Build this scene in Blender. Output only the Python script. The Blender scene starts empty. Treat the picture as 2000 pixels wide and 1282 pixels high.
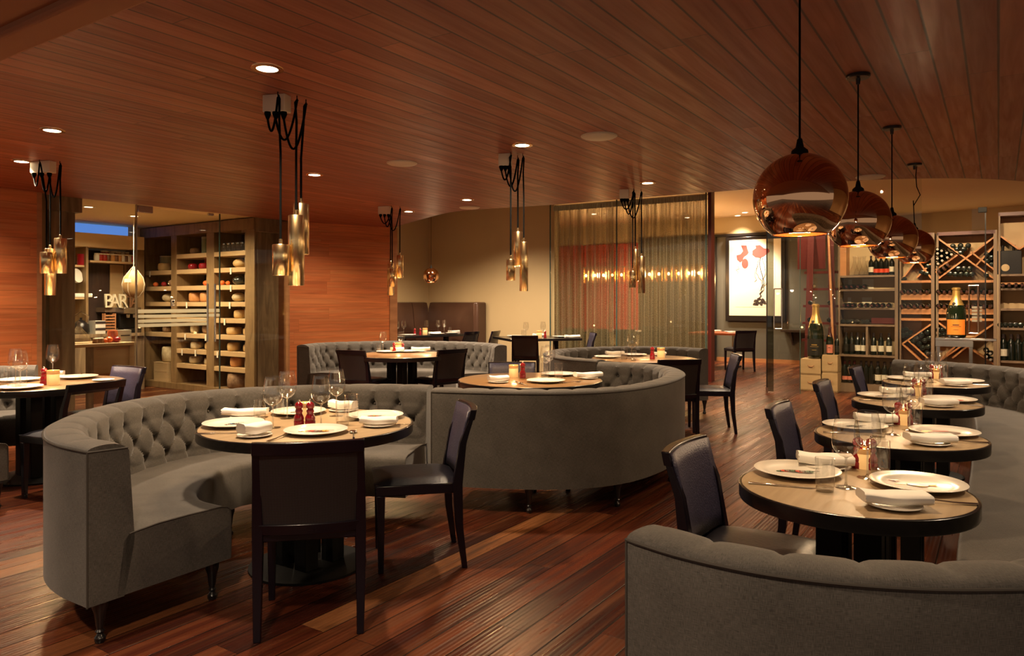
import bpy, bmesh, math, random
from mathutils import Vector, Matrix
random.seed(7)
sc = bpy.context.scene
COL = sc.collection
# ---- camera: level architectural view, eye height 1.4 m, horizon above the frame's middle
F, YH, HC = 1430.0, 590.0, 1.4            # focal length in pixels, horizon row, eye height
cam_d = bpy.data.cameras.new('camera'); cam = bpy.data.objects.new('camera', cam_d); COL.objects.link(cam)
cam.location = (0, 0, HC); cam.rotation_euler = (math.pi/2, 0, 0)
cam_d.sensor_width = 36; cam_d.lens = 36*F/2000; cam_d.shift_y = -(641-YH)/2000
cam_d.clip_start = .05
sc.camera = cam
# ---- world, exposure
w = bpy.data.worlds.new('world'); sc.world = w; w.use_nodes = True
bg = w.node_tree.nodes['Background']; bg.inputs[0].default_value = (1.0, .80, .62, 1); bg.inputs[1].default_value = .10
sc.view_settings.view_transform = 'Standard'; sc.view_settings.look = 'None'
sc.view_settings.gamma = 1; sc.view_settings.use_curve_mapping = False
sc.view_settings.exposure = 1.92
cy = sc.cycles
cy.use_denoising = True; cy.max_bounces = 10; cy.transparent_max_bounces = 24
cy.sample_clamp_indirect = 4; cy.sample_clamp_direct = 0; cy.caustics_reflective = False; cy.caustics_refractive = False

UX, UY = .5534, .8329                     # direction of the planks
PX, PY = .8329, -.5534                    # across them, towards the copper lamps
def G(px, py, z=0.0):                     # where a line of sight meets height z
    Y = (HC-z)*F/(py-YH); return ((px-1000)/F*Y, Y)
def hit(p0, d, px):                       # distance along a plan line to the sight line of column px
    k = (px-1000)/F; return (k*p0[1]-p0[0])/(d[0]-k*d[1])
WARM = (1.0, .75, .50)
def light(name, kind, loc, energy, color=WARM, size=.05, rot=None, spot=None, blend=.6, parent=None):
    d = bpy.data.lights.new(name, kind); d.energy = energy; d.color = color
    if kind in ('POINT', 'SPOT'): d.shadow_soft_size = size
    if kind == 'AREA': d.size = size
    if kind == 'SPOT': d.spot_size = math.radians(spot or 100); d.spot_blend = blend
    o = bpy.data.objects.new(name, d); COL.objects.link(o); o.location = loc
    if rot: o.rotation_euler = rot
    if parent: o.parent = parent
    return o

# ================= materials
def nt(name):
    m = bpy.data.materials.new(name); m.use_nodes = True
    n = m.node_tree.nodes; return m, n, m.node_tree.links, n['Principled BSDF']
def mat(name, col, rough=.5, metal=0, coat=0, emit=None, es=0, spec=.5, trans=0, ior=1.45, sss=0):
    m, n, l, b = nt(name)
    b.inputs['Base Color'].default_value = (*col, 1); b.inputs['Roughness'].default_value = rough
    b.inputs['Metallic'].default_value = metal; b.inputs['Coat Weight'].default_value = coat
    b.inputs['Coat Roughness'].default_value = .1
    b.inputs['Specular IOR Level'].default_value = spec; b.inputs['Transmission Weight'].default_value = trans; b.inputs['IOR'].default_value = ior
    if emit: b.inputs['Emission Color'].default_value = (*emit, 1); b.inputs['Emission Strength'].default_value = es
    return m
def N(n, t, **kw):
    o = n.new(t)
    for k, v in kw.items(): setattr(o, k, v)
    return o
def math_(n, l, op, a, b=None):
    o = n.new('ShaderNodeMath'); o.operation = op
    for i, x in enumerate((a, b)):
        if x is None: continue
        if isinstance(x, (int, float)): o.inputs[i].default_value = x
        else: l.new(x, o.inputs[i])
    return o.outputs[0]
def ramp(n, l, fac, stops, interp='LINEAR'):
    r = n.new('ShaderNodeValToRGB'); r.color_ramp.interpolation = interp
    e = r.color_ramp.elements
    while len(e) < len(stops): e.new(.5)
    for i, (p, c) in enumerate(stops): e[i].position = p; e[i].color = (*c, 1)
    l.new(fac, r.inputs[0]); return r.outputs[0]
def planks(name, stops, length, width, rough=.35, uv=False, gap=.02, gapdark=.25, grain=.35, bump=.25, streak=None, coat=0, gscale=1., ridges=0, spec=.5):
    """boards in random lengths along x (or u), each its own tone, with grain and fine joints"""
    m, n, l, b = nt(name)
    tc = n.new('ShaderNodeTexCoord')
    if uv: vec = tc.outputs['UV']
    else:
        mp = n.new('ShaderNodeMapping'); mp.inputs['Rotation'].default_value = (0, 0, -math.atan2(UY, UX))
        l.new(tc.outputs['Object'], mp.inputs[0]); vec = mp.outputs[0]
    s = n.new('ShaderNodeSeparateXYZ'); l.new(vec, s.inputs[0])
    yy = math_(n, l, 'DIVIDE', s.outputs[1], width); row = math_(n, l, 'FLOOR', yy)
    wn = N(n, 'ShaderNodeTexWhiteNoise', noise_dimensions='1D'); l.new(row, wn.inputs['W'])
    xx = math_(n, l, 'ADD', math_(n, l, 'DIVIDE', s.outputs[0], length), math_(n, l, 'MULTIPLY', wn.outputs['Value'], 7.3))
    colm = math_(n, l, 'FLOOR', xx)
    cmb = n.new('ShaderNodeCombineXYZ'); l.new(row, cmb.inputs[0]); l.new(colm, cmb.inputs[1])
    w2 = N(n, 'ShaderNodeTexWhiteNoise', noise_dimensions='2D'); l.new(cmb.outputs[0], w2.inputs['Vector'])
    base = ramp(n, l, w2.outputs['Value'], stops)
    # grain
    g = n.new('ShaderNodeCombineXYZ'); l.new(math_(n, l, 'MULTIPLY', s.outputs[0], 1.6*gscale), g.inputs[0])
    l.new(math_(n, l, 'MULTIPLY', s.outputs[1], 26*gscale), g.inputs[1]); l.new(math_(n, l, 'MULTIPLY', w2.outputs['Value'], 40), g.inputs[2])
    no = n.new('ShaderNodeTexNoise'); no.inputs['Scale'].default_value = 1.0; no.inputs['Detail'].default_value = 6; no.inputs['Distortion'].default_value = .6
    l.new(g.outputs[0], no.inputs['Vector'])
    gr = ramp(n, l, no.outputs['Fac'], [(.3, (1-grain,)*3), (.7, (1+grain*.6,)*3)])
    mx = N(n, 'ShaderNodeMix', data_type='RGBA', blend_type='MULTIPLY'); mx.inputs[0].default_value = 1
    l.new(base, mx.inputs[6]); l.new(gr, mx.inputs[7]); col = mx.outputs[2]
    if streak:
        g2 = n.new('ShaderNodeCombineXYZ'); l.new(math_(n, l, 'MULTIPLY', s.outputs[0], .55), g2.inputs[0])
        l.new(math_(n, l, 'MULTIPLY', s.outputs[1], 12), g2.inputs[1]); l.new(math_(n, l, 'MULTIPLY', w2.outputs['Value'], 90), g2.inputs[2])
        n2 = n.new('ShaderNodeTexNoise'); n2.inputs['Scale'].default_value = 1.3; n2.inputs['Detail'].default_value = 3; l.new(g2.outputs[0], n2.inputs['Vector'])
        f2 = ramp(n, l, n2.outputs['Fac'], [(.50, (0, 0, 0)), (.80, (.75, .75, .75))])
        m3 = N(n, 'ShaderNodeMix', data_type='RGBA'); l.new(f2, m3.inputs[0]); l.new(col, m3.inputs[6]); m3.inputs[7].default_value = (*streak, 1); col = m3.outputs[2]
    fy = math_(n, l, 'FRACT', yy); fx = math_(n, l, 'FRACT', xx)
    ey = math_(n, l, 'MINIMUM', fy, math_(n, l, 'SUBTRACT', 1, fy))
    ex = math_(n, l, 'MULTIPLY', math_(n, l, 'MINIMUM', fx, math_(n, l, 'SUBTRACT', 1, fx)), 2.5*length/width)
    e = math_(n, l, 'MINIMUM', ey, ex)
    gm = ramp(n, l, e, [(gap*.4, (gapdark,)*3), (gap, (1, 1, 1))])
    m2 = N(n, 'ShaderNodeMix', data_type='RGBA', blend_type='MULTIPLY'); m2.inputs[0].default_value = 1
    l.new(col, m2.inputs[6]); l.new(gm, m2.inputs[7]); l.new(m2.outputs[2], b.inputs['Base Color'])
    b.inputs['Coat Weight'].default_value = coat; b.inputs['Coat Roughness'].default_value = .2; b.inputs['Specular IOR Level'].default_value = spec
    rr = ramp(n, l, no.outputs['Fac'], [(.3, (rough*1.25,)*3), (.7, (rough*.8,)*3)]); l.new(rr, b.inputs['Roughness'])
    bp = n.new('ShaderNodeBump'); bp.inputs['Strength'].default_value = bump; bp.inputs['Distance'].default_value = .01
    hsum = math_(n, l, 'ADD', math_(n, l, 'MULTIPLY', no.outputs['Fac'], .4), gm)
    if ridges:
        wv = math_(n, l, 'SINE', math_(n, l, 'MULTIPLY', s.outputs[1], 2*math.pi/ridges))
        hsum = math_(n, l, 'ADD', hsum, math_(n, l, 'MULTIPLY', wv, .06))
    l.new(hsum, bp.inputs['Height']); l.new(bp.outputs[0], b.inputs['Normal'])
    return m
def noisy(name, stops, scale=(1, 1, 1), rough=.5, detail=5, uv=False, bump=0, metal=0, coat=0, dist=0, spec=.5):
    m, n, l, b = nt(name); tc = n.new('ShaderNodeTexCoord'); mp = n.new('ShaderNodeMapping')
    mp.inputs['Scale'].default_value = scale; l.new(tc.outputs['UV' if uv else 'Object'], mp.inputs[0])
    no = n.new('ShaderNodeTexNoise'); no.inputs['Scale'].default_value = 1; no.inputs['Detail'].default_value = detail; no.inputs['Distortion'].default_value = dist
    l.new(mp.outputs[0], no.inputs['Vector']); l.new(ramp(n, l, no.outputs['Fac'], stops), b.inputs['Base Color'])
    b.inputs['Roughness'].default_value = rough; b.inputs['Metallic'].default_value = metal; b.inputs['Coat Weight'].default_value = coat; b.inputs['Specular IOR Level'].default_value = spec
    if bump:
        bp = n.new('ShaderNodeBump'); bp.inputs['Strength'].default_value = bump; bp.inputs['Distance'].default_value = .01
        l.new(no.outputs['Fac'], bp.inputs['Height']); l.new(bp.outputs[0], b.inputs['Normal'])
    return m
def linen(name, c1, c2):
    m, n, l, b = nt(name); tc = n.new('ShaderNodeTexCoord'); outs = []
    for sc_ in ((50, 950, 1), (950, 60, 1), (6, 6, 1)):
        mp = n.new('ShaderNodeMapping'); mp.inputs['Scale'].default_value = sc_; l.new(tc.outputs['UV'], mp.inputs[0])
        no = n.new('ShaderNodeTexNoise'); no.inputs['Scale'].default_value = 1; no.inputs['Detail'].default_value = 2; l.new(mp.outputs[0], no.inputs['Vector']); outs.append(no.outputs['Fac'])
    f = math_(n, l, 'ADD', math_(n, l, 'MULTIPLY', math_(n, l, 'ADD', outs[0], outs[1]), .42), math_(n, l, 'MULTIPLY', outs[2], .16))
    l.new(ramp(n, l, f, [(.36, c1), (.64, c2)]), b.inputs['Base Color'])
    b.inputs['Roughness'].default_value = .85; b.inputs['Sheen Weight'].default_value = .25; b.inputs['Sheen Roughness'].default_value = .4; b.inputs['Specular IOR Level'].default_value = .25
    bp = n.new('ShaderNodeBump'); bp.inputs['Strength'].default_value = .25; bp.inputs['Distance'].default_value = .002
    l.new(f, bp.inputs['Height']); l.new(bp.outputs[0], b.inputs['Normal'])
    return m
def clearglass(name, tint=(.97, .98, .96), k=.06, rim=.5, rough=.02, edge=.9):
    """thin glass: see-through with a mirror share that grows towards the edges"""
    m, n, l, b = nt(name); n.remove(b); out = n['Material Output']
    tr = n.new('ShaderNodeBsdfTransparent'); tr.inputs[0].default_value = (*tint, 1)
    gl = n.new('ShaderNodeBsdfGlossy'); gl.inputs['Roughness'].default_value = rough; gl.inputs[0].default_value = (1, 1, 1, 1)
    lw = n.new('ShaderNodeLayerWeight'); lw.inputs[0].default_value = .25
    f = math_(n, l, 'ADD', math_(n, l, 'MULTIPLY', math_(n, l, 'POWER', lw.outputs['Facing'], 2.5), rim), k)
    dk = tuple(c*edge for c in tint); l.new(ramp(n, l, math_(n, l, 'POWER', lw.outputs['Facing'], 2.2), [(.0, tint), (1, dk)]), tr.inputs[0])
    mx = n.new('ShaderNodeMixShader'); l.new(f, mx.inputs[0]); l.new(tr.outputs[0], mx.inputs[1]); l.new(gl.outputs[0], mx.inputs[2]); l.new(mx.outputs[0], out.inputs[0])
    return m
M = {}
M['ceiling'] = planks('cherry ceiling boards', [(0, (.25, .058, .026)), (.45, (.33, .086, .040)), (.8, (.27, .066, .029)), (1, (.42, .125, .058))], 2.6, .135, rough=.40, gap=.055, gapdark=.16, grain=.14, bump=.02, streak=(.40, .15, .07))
M['floor'] = planks('walnut floor boards', [(0, (.032, .007, .004)), (.4, (.080, .018, .008)), (.75, (.115, .033, .013)), (.93, (.066, .014, .006)), (1, (.25, .10, .038))], 2.2, .14, rough=.30, gap=.03, gapdark=.15, grain=.55, bump=.5, streak=(.17, .058, .022), ridges=.022, spec=.3)
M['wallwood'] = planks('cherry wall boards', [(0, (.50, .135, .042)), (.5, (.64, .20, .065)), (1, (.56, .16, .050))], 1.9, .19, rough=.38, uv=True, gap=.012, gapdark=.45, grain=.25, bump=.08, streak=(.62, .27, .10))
M['plaster_tan'] = mat('tan plaster', (.40, .19, .10), .8)
M['trimwood'] = noisy('light wood trim', [(.3, (.34, .15, .065)), (.7, (.46, .22, .10))], (3, 3, 14), .4)
M['cream'] = noisy('cream wall paint', [(.3, (.47, .365, .205)), (.7, (.51, .40, .23))], (.6, .6, .6), .75)
M['creamceil'] = mat('cream ceiling paint', (.80, .64, .42), .8)
M['pantryceil'] = mat('pantry ceiling paint', (.74, .58, .34), .8)
M['grey'] = mat('grey wall paint', (.095, .092, .078), .7)
M['darkpanel'] = mat('dark brown panel', (.035, .022, .016), .4)
M['black'] = mat('black lacquer', (.008, .007, .008), .28, coat=.3)
M['blackmatte'] = mat('black metal', (.004, .004, .004), .6, spec=.25)
M['red'] = mat('red wall fabric', (.50, .035, .018), .7)
M['linen'] = linen('grey brown linen', (.036, .033, .030), (.125, .114, .103))
M['piping'] = mat('linen piping', (.050, .043, .037), .8)
M['chairwood'] = mat('espresso chair wood', (.005, .003, .007), .25, coat=.12, spec=.4)
M['chairleather'] = noisy('black navy leather', [(.3, (.007, .007, .012)), (.7, (.014, .014, .022))], (60, 60, 60), .34, bump=.1)
M['navyleather'] = noisy('navy woven leather', [(.35, (.018, .017, .038)), (.65, (.044, .040, .080))], (150, 150, 150), .42, bump=.35)
M['oaktop'] = noisy('pale oak table top', [(.3, (.33, .235, .135)), (.7, (.41, .30, .18))], (3, 40, 3), .42)
M['oaktop2'] = noisy('brown oak table top', [(.3, (.22, .125, .055)), (.7, (.29, .17, .078))], (3, 40, 3), .28, coat=.2)
M['china'] = mat('white china', (.80, .76, .68), .24, coat=.2)
M['cloth'] = mat('white napkin cotton', (.86, .83, .78), .85)
M['steel'] = mat('polished steel', (.75, .73, .70), .16, 1)
M['chrome'] = mat('brushed chrome', (.6, .6, .6), .2, 1)
M['redlac'] = mat('red lacquered wood', (.24, .006, .012), .18, coat=1)
M['glassware'] = clearglass('thin clear glassware', (.97, .97, .96), .11, 1.0, .03, .5)
M['thickglass'] = clearglass('thick glass base', (.88, .88, .86), .2, .7, .06, .6)
M['pane'] = clearglass('window pane', (.94, .95, .93), .02, .3, .0)
M['glassedge'] = mat('glass pane edge', (.05, .09, .08), .1, spec=.8)
def frosted():
    m, n, l, b = nt('frosted stripe'); n.remove(b); d = n.new('ShaderNodeBsdfDiffuse'); d.inputs[0].default_value = (.75, .72, .62, 1)
    t = n.new('ShaderNodeBsdfTranslucent'); t.inputs[0].default_value = (.75, .72, .62, 1); x = n.new('ShaderNodeBsdfTransparent'); x.inputs[0].default_value = (.8, .78, .7, 1)
    a = n.new('ShaderNodeMixShader'); a.inputs[0].default_value = .6; l.new(d.outputs[0], a.inputs[1]); l.new(t.outputs[0], a.inputs[2])
    c = n.new('ShaderNodeMixShader'); c.inputs[0].default_value = .35; l.new(a.outputs[0], c.inputs[1]); l.new(x.outputs[0], c.inputs[2]); l.new(c.outputs[0], n['Material Output'].inputs[0]); return m
M['frost'] = frosted(); M['slate'] = mat('pale stone box', (.42, .40, .33), .6)
M['white'] = mat('white enamel', (.72, .66, .56), .45)
M['box'] = mat('cream junction box plastic', (.78, .68, .52), .5)
M['cord'] = mat('black cable', (.0015, .0015, .0015), .8, spec=.08)
M['lampdisc'] = mat('lit downlight lens', (1, .8, .5), .5, emit=(1, .78, .48), es=4)
M['bulb'] = mat('glowing bulb', (1, .8, .5), .5, emit=(1, .62, .25), es=12)
M['bulbw'] = mat('glowing frosted bulb', (1, .8, .5), .5, emit=(1, .70, .36), es=6)
M['brass'] = noisy('aged brass', [(.3, (.78, .52, .22)), (.55, (1.0, .80, .46)), (.8, (.86, .58, .26))], (30, 30, 3), .24, metal=1, bump=.06)
M['copper'] = mat('mirrored copper glass', (.74, .45, .27), .03, 1)
M['copperin'] = mat('copper inner shell', (.75, .42, .20), .25, 1)
M['barkwood'] = noisy('rustic barn wood', [(.25, (.10, .062, .034)), (.5, (.20, .135, .072)), (.75, (.32, .22, .12))], (9, 9, 1.3), .6, bump=.3, dist=1.2)
M['honeywood'] = noisy('honey shelf wood', [(.25, (.13, .075, .030)), (.55, (.24, .15, .065)), (.8, (.17, .10, .042))], (9, 9, 1.6), .5, bump=.15, dist=1.0)
M['shelfwood'] = noisy('pale shelf board', [(.3, (.44, .29, .14)), (.7, (.54, .37, .18))], (2, 2, 9), .5)
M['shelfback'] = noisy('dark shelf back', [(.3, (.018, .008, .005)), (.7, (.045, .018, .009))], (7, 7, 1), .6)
M['cedar'] = noisy('orange cedar board', [(.3, (.42, .17, .06)), (.7, (.56, .26, .10))], (2, 2, 8), .5)
M['rackwood'] = noisy('weathered rack wood', [(.3, (.15, .095, .060)), (.7, (.23, .155, .10))], (8, 8, 1.3), .55)
M['rackback'] = mat('tan rack back', (.52, .38, .22), .7)
M['redwood'] = mat('dark red stained wood', (.085, .010, .007), .4)
M['crate'] = noisy('pine crate board', [(.3, (.36, .24, .115)), (.7, (.46, .31, .16))], (3, 3, 12), .6)
M['bottle'] = mat('dark bottle glass', (.006, .009, .006), .07, spec=.8, coat=.6)
M['bottlegreen'] = mat('green champagne glass', (.006, .012, .005), .07, spec=.8, coat=.6)
M['label'] = mat('off white bottle label', (.66, .60, .48), .6)
M['labelor'] = mat('orange bottle label', (.78, .23, .03), .5)
M['labelpk'] = mat('pink bottle label', (.60, .20, .14), .5)
M['labelbk'] = mat('black bottle label', (.02, .018, .014), .4)
M['foilgold'] = mat('gold foil', (.70, .46, .14), .35, .8)
M['foilred'] = mat('dark red foil', (.045, .008, .008), .35)
M['foilwht'] = mat('white foil cap', (.42, .38, .32), .3)
M['ink'] = mat('dark ink', (.03, .02, .02), .6)
M['printred'] = mat('red glaze print', (.62, .07, .03), .3); M['printyel'] = mat('yellow glaze print', (.85, .42, .01), .3)
M['printblu'] = mat('blue glaze print', (.05, .22, .55), .3); M['printgrn'] = mat('green glaze print', (.07, .16, .09), .3)
M['printbrn'] = mat('brown glaze print', (.20, .09, .04), .3); M['printgry'] = mat('grey glaze print', (.24, .20, .17), .3)
M['candleglass'] = mat('lit frosted candle glass', (.75, .52, .27), .5, emit=(1, .52, .16), es=.15)
M['candleband'] = mat('amber candle rim', (.45, .24, .09), .4, emit=(1, .45, .12), es=.05)
M['flame'] = mat('candle flame', (1, .8, .4), .5, emit=(1, .62, .20), es=3)
M['brownleather'] = noisy('brown bench leather', [(.3, (.060, .028, .018)), (.7, (.085, .042, .027))], (2, 2, 2), .33)
M['cheese'] = noisy('yellow cheese rind', [(.3, (.52, .33, .12)), (.7, (.66, .45, .20))], (9, 9, 9), .55, bump=.1)
M['cheesepale'] = noisy('pale mottled rind', [(.3, (.40, .31, .17)), (.7, (.58, .47, .28))], (22, 22, 22), .7, bump=.2)
M['cheeseor'] = noisy('orange cheese rind', [(.3, (.50, .22, .07)), (.7, (.58, .28, .10))], (9, 9, 9), .5)
M['cheesedk'] = mat('black cheese wax', (.018, .022, .018), .2, coat=.5)
M['cheesered'] = mat('red cheese wax', (.30, .008, .015), .2, coat=.6)
M['rindbrown'] = noisy('brown crusted rind', [(.3, (.16, .085, .04)), (.7, (.34, .21, .11))], (18, 18, 18), .8, bump=.4)
M['tomato'] = mat('red orange tomato skin', (.75, .14, .03), .25)
M['tag'] = mat('paper tag', (.75, .68, .52), .7)
M['bluestrip'] = mat('faintly glowing blue', (.1, .2, .5), .3, emit=(.12, .30, .85), es=.22)
M['letters'] = mat('cream sign letters', (.70, .62, .44), .6)
M['artpaper'] = mat('white art paper', (.86, .80, .66), .6)
M['artred'] = mat('red ink blot', (.42, .05, .045), .6)
M['artgrey'] = mat('grey ink wash', (.50, .50, .47), .6)
M['cherrytable'] = mat('red wood table', (.30, .07, .025), .3, coat=.3)
M['preserve_red'] = mat('red preserve', (.42, .03, .015), .25); M['preserve_or'] = mat('amber preserve', (.60, .28, .07), .3)
M['preserve_brn'] = mat('brown preserve', (.18, .08, .03), .3); M['whitegood'] = mat('white enamelled steel', (.72, .69, .60), .3)
M['cane'] = None
def cane_mat(name='woven cane panel', see=0.0):
    m, n, l, b = nt(name); tc = n.new('ShaderNodeTexCoord')
    ck = []
    for ang in (math.pi/4, -math.pi/4):
        mp = n.new('ShaderNodeMapping'); mp.inputs['Rotation'].default_value = (0, 0, ang); mp.inputs['Scale'].default_value = (1, 1, 1); l.new(tc.outputs['UV'], mp.inputs[0])
        s = n.new('ShaderNodeSeparateXYZ'); l.new(mp.outputs[0], s.inputs[0])
        ck.append(math_(n, l, 'SINE', math_(n, l, 'MULTIPLY', s.outputs[0], 2*math.pi/.0075)))
    f = math_(n, l, 'MULTIPLY', ck[0], ck[1])
    l.new(ramp(n, l, f, [(.15, (.003, .003, .004)), (.55, (.060, .052, .056))]), b.inputs['Base Color'])
    b.inputs['Roughness'].default_value = .4
    if see:
        l.new(ramp(n, l, f, [(.0, (.12,)*3), (.4, (.45,)*3)]), b.inputs['Alpha'])
    return m
M['cane'] = cane_mat(); M['canenet'] = cane_mat('open cane net', .4)
def curtain_mat():
    m, n, l, b = nt('metal mesh curtain cloth'); tc = n.new('ShaderNodeTexCoord')
    mp = n.new('ShaderNodeMapping'); mp.inputs['Scale'].default_value = (8, .06, 1); l.new(tc.outputs['UV'], mp.inputs[0])
    no = n.new('ShaderNodeTexNoise'); no.inputs['Scale'].default_value = 1; no.inputs['Detail'].default_value = 4; l.new(mp.outputs[0], no.inputs['Vector'])
    mp2 = n.new('ShaderNodeMapping'); mp2.inputs['Scale'].default_value = (70, 50, 1); l.new(tc.outputs['UV'], mp2.inputs[0])
    n2 = n.new('ShaderNodeTexNoise'); n2.inputs['Scale'].default_value = 1; l.new(mp2.outputs[0], n2.inputs['Vector'])
    l.new(ramp(n, l, n2.outputs['Fac'], [(.35, (.30, .25, .15)), (.72, (.60, .52, .34))]), b.inputs['Base Color'])
    b.inputs['Metallic'].default_value = .55; b.inputs['Roughness'].default_value = .42
    l.new(ramp(n, l, no.outputs['Fac'], [(.36, (.42,)*3), (.62, (.86,)*3)]), b.inputs['Alpha'])
    return m
M['curtain'] = curtain_mat()
# ================= geometry helpers
class MB:
    def __init__(s): s.v = []; s.f = []; s.uv = {}
    def add(s, vs, fs):
        o = len(s.v); s.v += [tuple(p) for p in vs]; s.f += [tuple(i+o for i in f) for f in fs]; return s
    def box(s, c, d, rz=0, ry=0, rx=0):
        m = Matrix.Rotation(rz, 3, 'Z') @ Matrix.Rotation(ry, 3, 'Y') @ Matrix.Rotation(rx, 3, 'X')
        vs = [Vector(c) + m @ Vector((x*d[0]/2, y*d[1]/2, z*d[2]/2)) for x in (-1, 1) for y in (-1, 1) for z in (-1, 1)]
        return s.add(vs, [(0, 1, 3, 2), (4, 6, 7, 5), (0, 4, 5, 1), (2, 3, 7, 6), (0, 2, 6, 4), (1, 5, 7, 3)])
    def bb(s, x0, x1, y0, y1, z0, z1): return s.box(((x0+x1)/2, (y0+y1)/2, (z0+z1)/2), (x1-x0, y1-y0, z1-z0))
    def lathe(s, prof, c=(0, 0, 0), seg=24, ax=None, cap0=True, cap1=True):
        """prof: (radius, height) from bottom up"""
        vs = []; fs = []
        R = Vector((0, 0, 1)).rotation_difference(Vector(ax)).to_matrix() if ax else Matrix.Identity(3)
        for r, z in prof:
            for i in range(seg):
                a = 2*math.pi*i/seg; vs.append(Vector(c) + R @ Vector((r*math.cos(a), r*math.sin(a), z)))
        for j in range(len(prof)-1):
            for i in range(seg):
                k = (i+1) % seg; fs.append((j*seg+i, j*seg+k, (j+1)*seg+k, (j+1)*seg+i))
        if cap0 and prof[0][0] > 1e-5: fs.append(tuple(range(seg))[::-1])
        if cap1 and prof[-1][0] > 1e-5: fs.append(tuple((len(prof)-1)*seg+i for i in range(seg)))
        return s.add(vs, fs)
    def tube(s, pts, r, seg=8, caps=True):
        pts = [Vector(p) for p in pts]; rs = r if isinstance(r, (list, tuple)) else [r]*len(pts)
        vs = []; fs = []; up = None
        for i, p in enumerate(pts):
            t = (pts[min(i+1, len(pts)-1)] - pts[max(i-1, 0)])
            if t.length < 1e-9: t = Vector((0, 0, 1))
            t.normalize()
            if up is None: up = Vector((0, 0, 1)) if abs(t.z) < .9 else Vector((1, 0, 0))
            a = t.cross(up); 
            if a.length < 1e-6: a = t.cross(Vector((0, 1, 0)))
            a.normalize(); b = a.cross(t).normalized(); up = b
            for k in range(seg):
                q = 2*math.pi*k/seg; vs.append(p + (a*math.cos(q)+b*math.sin(q))*rs[i])
        for i in range(len(pts)-1):
            for k in range(seg):
                k2 = (k+1) % seg; fs.append((i*seg+k, i*seg+k2, (i+1)*seg+k2, (i+1)*seg+k))
        if caps: fs += [tuple(range(seg))[::-1], tuple((len(pts)-1)*seg+k for k in range(seg))]
        return s.add(vs, fs)
    def prism(s, poly, z0, z1):
        n = len(poly); vs = [(x, y, z0) for x, y in poly] + [(x, y, z1) for x, y in poly]
        return s.add(vs, [tuple(range(n))[::-1], tuple(range(n, 2*n))] + [(i, (i+1) % n, n+(i+1) % n, n+i) for i in range(n)])
    def ball(s, c, r, seg=16, rings=10, sq=(1, 1, 1)):
        prof = [(r*math.sin(math.pi*i/rings), -r*math.cos(math.pi*i/rings)) for i in range(rings+1)]
        prof[0] = (1e-4, -r); prof[-1] = (1e-4, r)
        o = len(s.v); s.lathe(prof, (0, 0, 0), seg)
        for i in range(o, len(s.v)):
            x, y, z = s.v[i]; s.v[i] = (c[0]+x*sq[0], c[1]+y*sq[1], c[2]+z*sq[2])
        return s
    def build(s, name, m, parent=None, org=(0, 0, 0), smooth=35, bevel=0, uvs=None, recalc=True):
        me = bpy.data.meshes.new(name)
        me.from_pydata([(x-org[0], y-org[1], z-org[2]) for x, y, z in s.v], [], s.f)
        if recalc:
            b = bmesh.new(); b.from_mesh(me); bmesh.ops.recalc_face_normals(b, faces=b.faces); b.to_mesh(me); b.free()
        ul = me.uv_layers.new(name='UVMap')
        if uvs:
            for lp in me.loops: ul.data[lp.index].uv = uvs[lp.vertex_index]
        else:
            for p in me.polygons:
                nn = p.normal
                if abs(nn.z) > .7: tu, tv = Vector((1, 0, 0)), Vector((0, 1, 0))
                else: tu = Vector((-nn.y, nn.x, 0)).normalized(); tv = Vector((0, 0, 1))
                for li in p.loop_indices:
                    co = me.vertices[me.loops[li].vertex_index].co; ul.data[li].uv = (co.dot(tu), co.dot(tv))
        if smooth: me.shade_smooth(); me.set_sharp_from_angle(angle=math.radians(smooth))
        me.materials.append(m)
        o = bpy.data.objects.new(name, me); COL.objects.link(o)
        if parent: o.parent = parent
        elif any(org): o.location = org
        if bevel:
            bm_ = o.modifiers.new('bevel', 'BEVEL'); bm_.width = bevel; bm_.segments = 2; bm_.limit_method = 'ANGLE'
        return o
def tag(o, label, cat, group=None, kind=None):
    if label: o['label'] = label
    if cat: o['category'] = cat
    if group: o['group'] = group
    if kind: o['kind'] = kind
    return o
def struct(o, label=None):
    o['kind'] = 'structure'
    if label: o['label'] = label
    return o
def thing(name, label, cat, loc=(0, 0, 0), rz=0, group=None):
    o = bpy.data.objects.new(name, None); COL.objects.link(o); o.location = loc; o.rotation_euler = (0, 0, rz); o.empty_display_size = .05
    return tag(o, label, cat, group)
KIDS = {}
def kids(o): return [c for c in bpy.data.objects if c.parent == o]
def dup(root, loc, rz=0, label=None, group=None, scale=None):
    if root.name not in KIDS: KIDS[root.name] = [(c, kids(c)) for c in kids(root)]
    r = root.copy(); COL.objects.link(r); r.location = loc; r.rotation_euler = (0, 0, rz)
    if label: r['label'] = label
    if group: r['group'] = group
    if scale: r.scale = scale if isinstance(scale, (tuple, list)) else (scale,)*3
    for c, gs in KIDS[root.name]:
        d = c.copy(); COL.objects.link(d); d.parent = r
        for g in gs:
            e = g.copy(); COL.objects.link(e); e.parent = d
    return r
class Kind:
    """first use moves the original, later uses copy it"""
    def __init__(s, make): s.make = make; s.first = None
    def put(s, loc, rz, label, group=None, scale=None):
        if s.first is None:
            s.first = s.make(); KIDS[s.first.name] = [(c, kids(c)) for c in kids(s.first)]
            r = s.first; r.location = loc; r.rotation_euler = (0, 0, rz); r['label'] = label
            if group: r['group'] = group
            if scale: r.scale = scale if isinstance(scale, (tuple, list)) else (scale,)*3
            return r
        r = dup(s.first, loc, rz, label, group)
        r.scale = (scale if isinstance(scale, (tuple, list)) else (scale,)*3) if scale else (1, 1, 1)
        if not group and 'group' in r: del r['group']
        return r
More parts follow.
